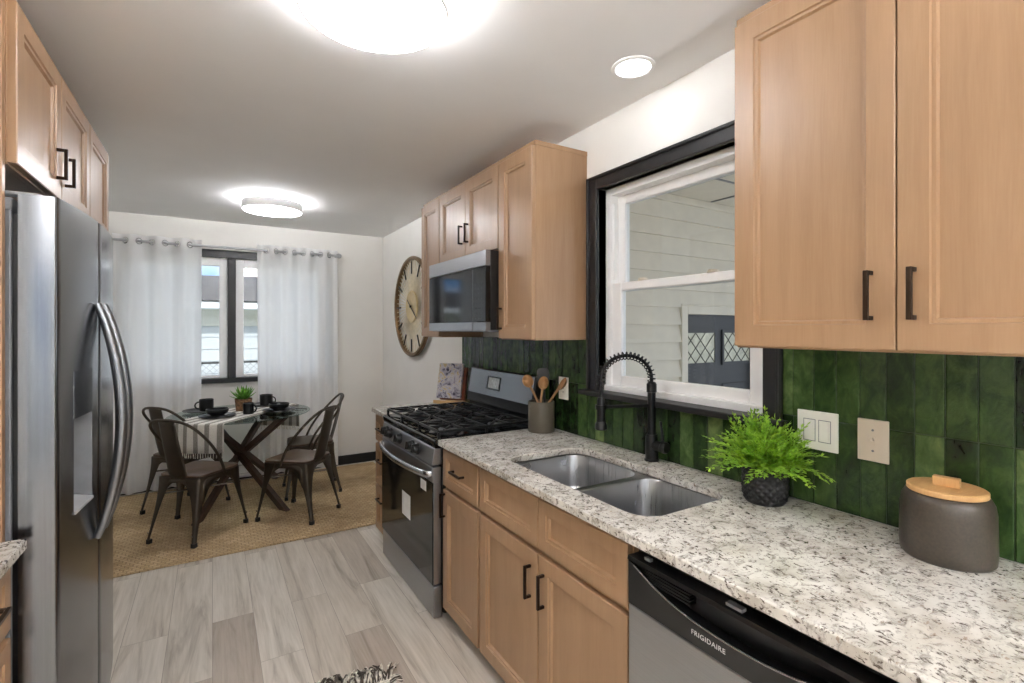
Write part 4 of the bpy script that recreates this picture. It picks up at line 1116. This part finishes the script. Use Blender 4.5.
obj('leaf', lf, 'succulent_green', sp, sharp=50)

# ------------------------------------------------------------------ metal dining chairs
def make_chair(label):
    t = thing('dining_chair', label, 'chair', (0, 0, 0), 'metal dining chairs around the glass table')
    def sq(hw_f, hw_b, xf_, xb_, r, n=5):
        pts = []
        for (cx, cy, a0, s_) in ((xf_ - r, hw_f - r, 0, 1), (xb_ + r, hw_b - r, PI / 2, 1), (xb_ + r, -hw_b + r, PI, 1), (xf_ - r, -hw_f + r, 3 * PI / 2, 1)):
            for k in range(n + 1):
                a = a0 + PI / 2 * k / n; pts.append((cx + r * math.cos(a), cy + r * math.sin(a)))
        return pts
    out = sq(0.19, 0.165, 0.19, -0.175, 0.045); inn = sq(0.178, 0.153, 0.178, -0.165, 0.04)
    obj('seat', MB().loft([[(p[0], p[1], 0.444) for p in out], [(p[0] * 1.0, p[1], 0.458) for p in out], [(p[0], p[1], 0.464) for p in inn]]), 'seat_wood', t, bevel=0.002)
    obj('seat_frame', MB().loft([[(p[0], p[1], 0.405) for p in out], [(p[0] * 1.01, p[1] * 1.01, 0.425) for p in out], [(p[0] * 1.005, p[1] * 1.005, 0.4435) for p in out]], cap0=False), 'gunmetal', t, sharp=50)
    # legs: pressed sheet, wide and hollow at the top, narrow at the foot
    for (sx, sy) in ((1, 1), (1, -1), (-1, 1), (-1, -1)):
        tx, ty = (0.165, 0.165) if sx > 0 else (-0.155, 0.145)
        fx_, fy_ = (0.222, 0.218) if sx > 0 else (-0.235, 0.185)
        ring = []
        N = 9
        for j in range(N):
            f = j / (N - 1); z = 0.44 - 0.418 * f
            x = tx + (sx * (abs(fx_) - abs(tx))) * (f ** 1.25); y = ty + (fy_ - ty) * (f ** 1.25)
            h = 0.040 * (1 - f) ** 2.6 + 0.0105 + 0.005 * (1 - f)
            cx, cy = x - sx * h * 0.55, y - h * 0.55
            pts = []
            for (a, b) in ((1, 0.55), (0.82, 0.82), (0.55, 1), (-1, 1), (-1, 0.72), (0.35, 0.6), (0.6, 0.35), (0.72, -1), (1, -1)):
                pts.append((cx + sx * a * h, sy * (cy + b * h), z))
            ring.append(pts)
        lg = obj('leg', MB().loft(ring), 'gunmetal', t, sharp=50)
        ft = MB().loft([[(fx_ + sx * a * 0.0145 - sx * 0.0065, sy * (fy_ - 0.0065 + b * 0.0145), z) for a, b in ((1, 0.6), (0.6, 1), (-0.9, 1), (-0.9, -0.9), (1, -0.9))] for z in (0.0, 0.028)])
        obj('foot_cap', ft, 'black_plastic', lg)
        obj('rivet', MB().lathe([(0.006, 0), (0.005, 0.003), (0, 0.004)], (0, 0, 0), 10, 'x').xform(Matrix.Translation((fx_ + sx * 0.006, sy * (fy_ - 0.012), 0.075)) @ Matrix.Scale(sx, 4, (1, 0, 0))), 'chrome', lg)
    # arched aprons
    ap = MB()
    def arch(p, q, drop=0.15):
        p, q = Vector(p), Vector(q); rows_ = [[], []]
        for k in range(17):
            f = k / 16; c = p.lerp(q, f); e = abs(2 * f - 1)
            rows_[0].append((c.x, c.y, 0.428)); rows_[1].append((c.x * 1.015, c.y * 1.015, 0.412 - drop * e ** 2.6))
        ap.loft(rows_, closed_ring=False)
    arch((0.186, 0.15, 0), (0.186, -0.15, 0)); arch((-0.176, 0.13, 0), (-0.176, -0.13, 0))
    arch((-0.14, 0.166, 0), (0.15, 0.186, 0)); arch((-0.14, -0.166, 0), (0.15, -0.186, 0))
    obj('apron', ap, 'gunmetal', t, solid=0.003)
    br = MB().tube([(-0.17, 0.16, 0.32), (0.19, -0.185, 0.32)], 0.006, 8).tube([(-0.17, -0.16, 0.32), (0.19, 0.185, 0.32)], 0.006, 8)
    obj('cross_brace', br, 'gunmetal', t)
    # bent tube back
    key = [(0.035, 0.188, 0.43), (-0.01, 0.192, 0.53), (-0.085, 0.197, 0.64), (-0.17, 0.193, 0.735), (-0.228, 0.168, 0.80), (-0.26, 0.118, 0.838), (-0.272, 0.05, 0.852)]
    P = key + [(x, -y, z) for x, y, z in key[::-1]]
    # smooth with catmull-rom
    sm = []
    Pv = [Vector(p) for p in P]
    for i in range(len(Pv) - 1):
        p0 = Pv[max(0, i - 1)]; p1 = Pv[i]; p2 = Pv[i + 1]; p3 = Pv[min(len(Pv) - 1, i + 2)]
        for k in range(5):
            u = k / 5
            sm.append(0.5 * ((2 * p1) + (p2 - p0) * u + (2 * p0 - 5 * p1 + 4 * p2 - p3) * u * u + (3 * p1 - p0 - 3 * p2 + p3) * u ** 3))
    sm.append(Pv[-1])
    obj('back_frame', MB().tube(sm, 0.0098, 10), 'gunmetal', t)
    rows_ = []
    for j in range(13):
        f = j / 12; z = 0.435 + 0.412 * f; x = -0.165 - 0.103 * f - 0.004 * math.sin(PI * f); w_ = 0.075 - 0.012 * f
        rows_.append([(x + 0.010 * (1 - (2 * k / 8 - 1) ** 2) * -1, w_ * (2 * k / 8 - 1), z) for k in range(9)])
    spl = obj('splat', MB().loft(rows_, closed_ring=False), 'gunmetal', t, sharp=70, solid=0.003)
    rows_ = []
    return t
ch = make_chair('metal chair at the front left of the table, nearest the refrigerator, back towards camera')
C2 = dup(ch, 'metal chair behind the front left one, tucked at the back left against the curtain', (-0.185, 4.88, 0.011), math.radians(43))
C3 = dup(ch, 'metal chair with brown wooden seat at the front right of the table, nearest the range', (0.595, 4.22, 0.011), math.radians(136))
C4 = dup(ch, 'metal chair at the back right of the table, partly hidden behind the front right chair', (0.77, 4.80, 0.011), math.radians(176))
ch.location = (-0.085, 4.215, 0.011); ch.rotation_euler = (0, 0, math.radians(48))

# low white baseboard heater behind the table
bh = thing('baseboard_heater', 'low white baseboard heater under the dining window behind the table', 'heater', (0.16, D, 0))
obj('housing', MB().prism([(D - 0.001, 0.02), (D - 0.001, 0.19), (D - 0.03, 0.19), (D - 0.055, 0.165), (D - 0.055, 0.04), (D - 0.04, 0.02)], -0.25, 0.55, 'x'), 'white_vinyl', bh, bevel=0.002)
obj('grille', MB().box(-0.23, 0.53, D - 0.0565, D - 0.055, 0.14, 0.144).box(-0.23, 0.53, D - 0.0565, D - 0.055, 0.148, 0.152).box(-0.23, 0.53, D - 0.0565, D - 0.055, 0.06, 0.064), 'light_grey_plastic', bh)
obj('foot', MB().box(-0.25, -0.22, D - 0.05, D - 0.016, 0.0, 0.02).box(0.52, 0.55, D - 0.05, D - 0.016, 0.0, 0.02), 'white_vinyl', bh)

# ------------------------------------------------------------------ worktop objects
# fern
px, py = 1.535, 0.943
fp = thing('potted_fern', 'bushy lime green fern in a quilted black pot on the worktop', 'plant', (px, py, CT))
prof = [(0.0, 0.0), (0.060, 0.0), (0.068, 0.006), (0.073, 0.03), (0.075, 0.075), (0.074, 0.118), (0.069, 0.120), (0.068, 0.105)]
rings = []; NS = 160
zs2 = [0.0, 0.004, 0.010] + [0.010 + 0.108 * k / 40 for k in range(1, 41)] + [0.120, 0.119, 0.104]
for i, z in enumerate(zs2):
    if i == len(zs2) - 1: r0_ = 0.061
    elif i == len(zs2) - 2: r0_ = 0.063
    else: r0_ = 0.056 + 0.012 * min(1, z / 0.03) ** 0.6
    ring = []
    for k in range(NS):
        a = 2 * PI * k / NS
        q = 0.0
        if 0.012 < z < 0.116:
            u = a * 16 / (2 * PI); w_ = z / 0.024
            q = 0.0062 * min(1 - abs(2 * ((u + w_) % 1) - 1), 1 - abs(2 * ((u - w_) % 1) - 1)) - 0.003
        ring.append((px + (r0_ + q) * math.cos(a), py + (r0_ + q) * math.sin(a), CT + z))
    rings.append(ring)
obj('pot', MB().loft(rings, cap1=False), 'quilted_black', fp, sharp=70)
obj('soil', MB().lathe([(0.061, 0.105), (0.03, 0.11), (0, 0.112)], (px, py, CT), 24), 'dark_soil', fp)
fm = MB(); stems = MB()
RF = random.Random(21)
def leaflet(mb, p, d, ln, wd):
    d = d.normalized(); up = Vector((RF.uniform(-.4, .4), RF.uniform(-.4, .4), 1)); s_ = d.cross(up)
    if s_.length < 1e-3: s_ = Vector((1, 0, 0))
    s_.normalize(); nrm = s_.cross(d)
    a = p; b = p + d * ln * 0.45 + s_ * wd + nrm * wd * .25; c = p + d * ln; e = p + d * ln * 0.45 - s_ * wd + nrm * wd * .25
    for q in (b, c, e):
        if q.x > W - 0.027: q.x = W - 0.027
        if q.z < CT + 0.015: q.z = CT + 0.015
    mb.add([tuple(a), tuple(b), tuple(c), tuple(e)], [(0, 1, 2), (0, 2, 3)])
for k in range(210):
    az = 2 * PI * k * 0.618 + RF.uniform(-.2, .2); el = math.radians(RF.choice([RF.uniform(0, 35), RF.uniform(20, 60), RF.uniform(50, 88)]))
    ln = RF.uniform(0.09, 0.19) * (1.05 if el > 0.7 else 1.0)
    base = Vector((px + 0.035 * math.cos(az) * RF.random(), py + 0.035 * math.sin(az) * RF.random(), CT + 0.108))
    d = Vector((math.cos(az) * math.cos(el), math.sin(az) * math.cos(el), math.sin(el) + 0.28)).normalized()
    pts = []; p = base.copy(); n = 13
    for j in range(n):
        pts.append(p.copy()); p = p + d * (ln / n); d = (d + Vector((0, 0, -0.015 - 0.04 * math.cos(el))) + Vector((RF.uniform(-.08, .08), RF.uniform(-.08, .08), RF.uniform(-.06, .06)))).normalized()
        if p.x > W - 0.03: p.x = W - 0.03
    stems.tube(pts, [0.0014 * (1 - j / n) + 0.0004 for j in range(n)], 4)
    for j in range(3, n):
        f = j / n; tg = (pts[min(j + 1, n - 1)] - pts[j - 1]).normalized()
        sd = tg.cross(Vector((0, 0, 1))); sd = sd.normalized() if sd.length > 1e-3 else Vector((1, 0, 0))
        for s_ in (-1, 1):
            L_ = 0.034 * (1.1 - f * 0.7)
            dd_ = (tg * 0.7 + sd * s_ * 0.7 + Vector((RF.uniform(-.5, .5), RF.uniform(-.5, .5), RF.uniform(-.3, .5))))
            leaflet(fm, pts[j], dd_, L_, 0.0038)
            q = pts[j] + dd_.normalized() * L_ * 0.4
            leaflet(fm, q, dd_ + sd * s_ * 0.6, L_ * 0.55, 0.0034); leaflet(fm, q, dd_ + tg * 0.8, L_ * 0.6, 0.0034)
    leaflet(fm, pts[-1], tg, 0.022, 0.0028)
obj('stem', stems, 'fern_green', fp)
obj('foliage', fm, 'fern_green', fp)

# canister
cx_, cy_ = 1.545, 0.482
cn = thing('canister', 'dark speckled stoneware canister with wooden lid at the right of the worktop', 'canister', (cx_, cy_, CT))
obj('body', MB().lathe([(0, 0), (0.086, 0), (0.091, 0.006), (0.093, 0.03), (0.0915, 0.12), (0.088, 0.142), (0.081, 0.156), (0.076, 0.158), (0.074, 0.15)], (cx_, cy_, CT), 64, cap=False), 'speckled_stone', cn, sharp=60)
obj('lid', MB().lathe([(0.0, 0.158), (0.076, 0.158), (0.078, 0.160), (0.078, 0.170), (0.075, 0.1725), (0.0, 0.1725)], (cx_, cy_, CT), 64), 'canister_lid', cn, sharp=30)
kn = MB().box(-0.010, 0.010, -0.026, 0.026, 0.1722, 0.195).xform(Matrix.Translation((cx_ + 0.0, cy_, CT)) @ Matrix.Rotation(math.radians(8), 4, 'Z'))
obj('lid_handle', kn, 'canister_lid', cn, bevel=0.002)

# utensil crock
ux_, uy_ = 1.545, 2.232
cr_ = tag(obj('utensil_crock', MB().lathe([(0, 0), (0.070, 0), (0.072, 0.003), (0.072, 0.163), (0.070, 0.166), (0.067, 0.164), (0.067, 0.01), (0, 0.008)], (ux_, uy_, CT), 56), 'taupe_ceramic', sharp=40), 'taupe cylindrical utensil crock beside the range on the worktop', 'crock')
def spoon(label, b, tp, hw_, hl, face, mat='spoon_wood', flat=False):
    b, tp = Vector(b), Vector(tp); ax = (tp - b).normalized(); fc_ = Vector(face); fc_ = (fc_ - ax * fc_.dot(ax)).normalized(); sd = ax.cross(fc_)
    t = thing('wooden_spoon' if mat == 'spoon_wood' else 'spatula', label, 'utensil', tuple(b), 'cooking utensils in the taupe crock')
    end = tp - ax * hl * 0.9
    obj('shaft', MB().tube([b, b.lerp(end, 0.5), end], [0.006, 0.0065, 0.007], 10), mat, t)
    mb = MB(); n = 9
    c = tp - ax * hl * 0.5
    if not flat:
        rows_o, rows_i = [], []
        K = 24
        for j in range(n):
            rr = j / (n - 1)
            rows_o.append([c + ax * (hl * 0.5 * rr * math.cos(2 * PI * k / K)) + sd * (hw_ * rr * math.sin(2 * PI * k / K)) - fc_ * (0.024 * (1 - rr * rr)) for k in range(K)])
            rows_i.append([c + ax * (hl * 0.5 * rr * 0.9 * math.cos(2 * PI * k / K)) + sd * (hw_ * rr * 0.88 * math.sin(2 * PI * k / K)) - fc_ * (0.020 * (1 - rr * rr) - 0.002) for k in range(K)])
        mb.loft(rows_o + rows_i[::-1])
        obj('bowl', mb, mat, t, sharp=60)
    else:
        ring = []
        for k in range(28):
            a = 2 * PI * k / 28; ca, sa = math.cos(a), math.sin(a)
            pw = 0.5
            ring.append(c + ax * (hl * 0.5 * math.copysign(abs(ca) ** pw, ca)) + sd * (hw_ * math.copysign(abs(sa) ** pw, sa)))
        mb.loft([[p - fc_ * 0.0025 for p in ring], [p + fc_ * 0.0025 for p in ring]]); obj('blade', mb, mat, t, bevel=0.001)
    return t
tocam = (-0.62, -0.78, 0.1)
def inb(dx_, dy_): return (ux_ + dx_, uy_ + dy_, CT + 0.03)
spoon('wooden spoon leaning left in the taupe crock', inb(0.03, -0.035), (1.505, 2.335, 1.215), 0.031, 0.075, tocam)
spoon('wooden spoon upright at the middle of the taupe crock', inb(-0.035, -0.01), (1.560, 2.225, 1.215), 0.029, 0.075, (-0.7, -0.7, 0.1))
spoon('wooden serving spoon leaning right in the taupe crock, over the outlet', inb(-0.02, 0.045), (1.625, 2.115, 1.212), 0.020, 0.085, (-0.95, 0.1, 0.3))
spoon('black spatula standing at the back of the taupe crock', inb(0.045, 0.02), (1.590, 2.285, 1.255), 0.034, 0.09, tocam, 'black_plastic', True)

# books on a stand
bs_t = thing('book_stand', 'light wooden book stand on the short worktop past the range', 'book stand', (0, 0, 0))
TILT = Matrix.Rotation(math.radians(-14), 4, 'X')
obj('ledge', MB().box(-0.115, 0.115, -0.066, 0.006, 0.012, 0.024).box(-0.115, 0.115, -0.072, -0.064, 0.012, 0.036), 'light_oak', bs_t, bevel=0.0015)
obj('back_rest', MB().box(-0.10, 0.10, 0.0, 0.010, 0.03, 0.22).xform(Matrix.Translation((0, 0.008, 0)) @ TILT), 'light_oak', bs_t, bevel=0.0015)
obj('foot', MB().box(-0.10, 0.10, -0.045, 0.13, 0.0, 0.012), 'light_oak', bs_t, bevel=0.0015)
obj('prop', MB().tube([(0, 0.12, 0.012), (0, 0.055, 0.19)], 0.006, 8), 'light_oak', bs_t)
BL = Matrix.Translation((1.525, 3.38, CT)) @ Matrix.Rotation(math.radians(-50), 4, 'Z')
def setm(o): o.location = BL.translation; o.rotation_euler = (0, 0, math.radians(-50)); return o
setm(bs_t)
def book(name, label, x0, x1, y0, y1, z0, z1, cover):
    t = thing(name, label, 'book', (0, 0, 0), 'books on the wooden stand')
    mt_ = Matrix.Translation((0, -0.004, 0)) @ TILT
    obj('pages', MB().box(x0 + 0.001, x1 - 0.003, y0 + 0.003, y1 - 0.003, z0 + 0.003, z1 - 0.003).xform(mt_), 'paper', t)
    obj('cover', MB().box(x0, x1, y0, y0 + 0.0025, z0, z1).box(x0, x1, y1 - 0.0025, y1, z0, z1).box(x1 - 0.0025, x1, y0, y1, z0, z1).xform(mt_), cover, t)
    return setm(t)
bk1 = book('cookbook', 'grey cookbook with a food photo cover leaning in front on the wooden stand', -0.105, 0.09, -0.052, -0.030, 0.040, 0.300, 'book_cover')
cvr = [c for c in bk1.children if c.name.startswith('cover')][0]
obj('spine_band', MB().box(0.0755, 0.0906, -0.0526, -0.0518, 0.044, 0.296).xform(Matrix.Translation((0, -0.004, 0)) @ TILT), 'black_trim', bk1)
bk1.location = (0, 0, 0); setm(bk1)
book('cookbook', 'brown-red hardback leaning behind the grey cookbook on the wooden stand', -0.085, 0.113, -0.028, -0.003, 0.034, 0.275, 'dark_red_cover')

# ------------------------------------------------------------------ outside the windows
struct('ground', MB().box(-14, 16, D + 0.2, 22, -0.95, -0.85), 'grass')
struct('bounce_patio', MB().box(-6, 7, B - 8, B - 0.2, -0.2, -0.1), 'lawn_concrete')  # unseen pale slab, added to bounce sunlight up to the ceiling
nb = thing('neighbour_house', 'white sided neighbouring house with grey shingle roof outside the dining window', 'house', (0.5, 10.5, -0.85))
sd_ = MB()
zz = -0.85
while zz < 1.5:
    sd_.prism([(9.62, zz), (9.50, zz), (9.515, zz + 0.2), (9.62, zz + 0.2)], -6, 7, 'x'); zz += 0.2
obj('siding', sd_, 'pale_siding', nb)
obj('frieze', MB().box(-6.05, 7.05, 9.46, 9.62, 1.53, 1.80), 'grey_house', nb)
obj('gutter', MB().box(-6.6, 7.6, 9.02, 9.14, 1.80, 1.91).box(-6.6, 7.6, 9.14, 9.6, 1.80, 1.82), 'white_vinyl', nb, bevel=0.01)
obj('drip_edge', MB().box(-6.6, 7.6, 9.0, 9.14, 1.912, 1.93), 'black_trim', nb)
rf = MB().add([(-6.6, 9.05, 1.93), (7.6, 9.05, 1.93), (4.2, 12.4, 2.72), (-1.4, 12.4, 2.60), (-6.6, 9.5, 1.9), (7.6, 15.5, 1.93), (-6.6, 15.5, 1.93)],
              [(0, 1, 2, 3), (1, 5, 2), (0, 3, 6), (3, 2, 5, 6)])
obj('roof', rf, 'shingles', nb)
obj('wall', MB().box(-6, 7, 9.62, 15, -0.85, 1.8), 'white_vinyl', nb)
fn = thing('fence', 'pale lattice fence with dark top rail outside the dining window', 'fence', (0, 8.2, -0.85))
obj('rail', MB().box(-4, 4, 8.18, 8.22, 0.985, 1.01).box(-4, 4, 8.18, 8.22, -0.7, -0.66), 'black_trim', fn)
lt = MB(); x = -2.2
while x < 2.6:
    for s_ in (-1, 1):
        lt.tube([(x - s_ * 0.95, 8.2 + 0.004 * s_, -0.7), (x + s_ * 0.75, 8.2 + 0.004 * s_, 1.0)], 0.006, 5)
    x += 0.085
obj('mesh', lt, 'light_grey_plastic', fn)
for x in (-4, -2, 2, 4): obj('post', MB().box(x - 0.03, x + 0.03, 8.17, 8.23, -0.85, 1.03), 'black_trim', fn)

# enclosed porch outside the kitchen window
X0 = W + 0.15
struct('porch_floor', MB().box(X0, 9.0, -2.0, 3.2, -0.6, -0.5), 'lawn_concrete')
sd_ = MB(); zz = -0.5
while zz < 2.66:
    z2 = min(zz + 0.155, 2.67)
    sd_.prism([(3.12, zz), (2.972, zz), (2.972, zz + 0.012), (3.0, z2), (3.12, z2)], X0, 3.575, 'x')
    if zz > 1.66: sd_.prism([(3.12, zz), (2.972, zz), (2.972, zz + 0.012), (3.0, z2), (3.12, z2)], 3.575, 9.0, 'x')
    else: sd_.prism([(3.12, zz), (2.972, zz), (2.972, zz + 0.012), (3.0, z2), (3.12, z2)], 4.75, 9.0, 'x')
    zz += 0.155
struct('porch_wall', sd_, 'porch_paint')
struct('porch_ceiling', MB().box(X0, 9.0, -1.2, 3.12, 2.672, 2.80), 'porch_paint')
gx = MB()
for x in (2.2, 2.8, 3.4, 4.0, 4.6, 5.2): gx.box(x - 0.008, x + 0.008, -1.2, 2.98, 2.662, 2.673)
for y in (0.7, 1.3, 1.9, 2.5): gx.box(X0, 6, y - 0.008, y + 0.008, 2.662, 2.673)
struct('porch_ceiling_trim', gx, 'grey_plastic')
pd = struct('door_1', MB().box(3.655, 4.685, 3.03, 3.08, -0.5, 1.612), 'charcoal_door')
obj('door_frame', MB().box(3.575, 3.655, 2.965, 3.12, -0.5, 1.685).box(4.685, 4.75, 2.965, 3.12, -0.5, 1.685).box(3.575, 4.75, 2.965, 3.12, 1.685, 1.70).box(3.655, 4.685, 2.965, 3.12, 1.61, 1.685), 'porch_paint', pd, bevel=0.004)
for (xa_, xb_) in ((3.665, 4.125), (4.215, 4.675)):
    lw = obj('lite_frame', MB().box(xa_, xb_, 3.015, 3.035, 1.13, 1.16).box(xa_, xb_, 3.015, 3.035, 1.44, 1.47).box(xa_, xa_ + 0.025, 3.015, 3.035, 1.16, 1.44).box(xb_ - 0.025, xb_, 3.015, 3.035, 1.16, 1.44), 'charcoal_door', pd)
    obj('pane', MB().box(xa_ + 0.025, xb_ - 0.025, 3.022, 3.029, 1.16, 1.44), 'cream_glass', lw)
    cm_ = MB()
    n = 3; w_ = (xb_ - xa_ - 0.05)
    for k in range(-2, 4):
        for s_ in (-1, 1):
            # clip diagonals to the lite
            ax0, az0 = xa_ + 0.025 + w_ * k / n, 1.16; sl = s_ * 0.28 / (w_ * 2 / n) / 1.0
            pts = []
            for q in range(41):
                z = 1.16 + 0.28 * q / 40; x = (ax0 + (z - 1.16) / (0.28) * (w_ * 2 / n) * s_ + (0 if s_ > 0 else w_ * 2 / n * 0.0))
                if xa_ + 0.026 <= x <= xb_ - 0.026: pts.append((x, 3.02, z))
            if len(pts) > 2: cm_.tube([pts[0], pts[-1]], 0.004, 5)
    obj('leading', cm_, 'black_trim', lw)
obj('panel', MB().box(3.74, 4.08, 3.02, 3.031, -0.2, 0.95).box(4.22, 4.56, 3.02, 3.031, -0.2, 0.95), 'charcoal_door', pd, bevel=0.006)
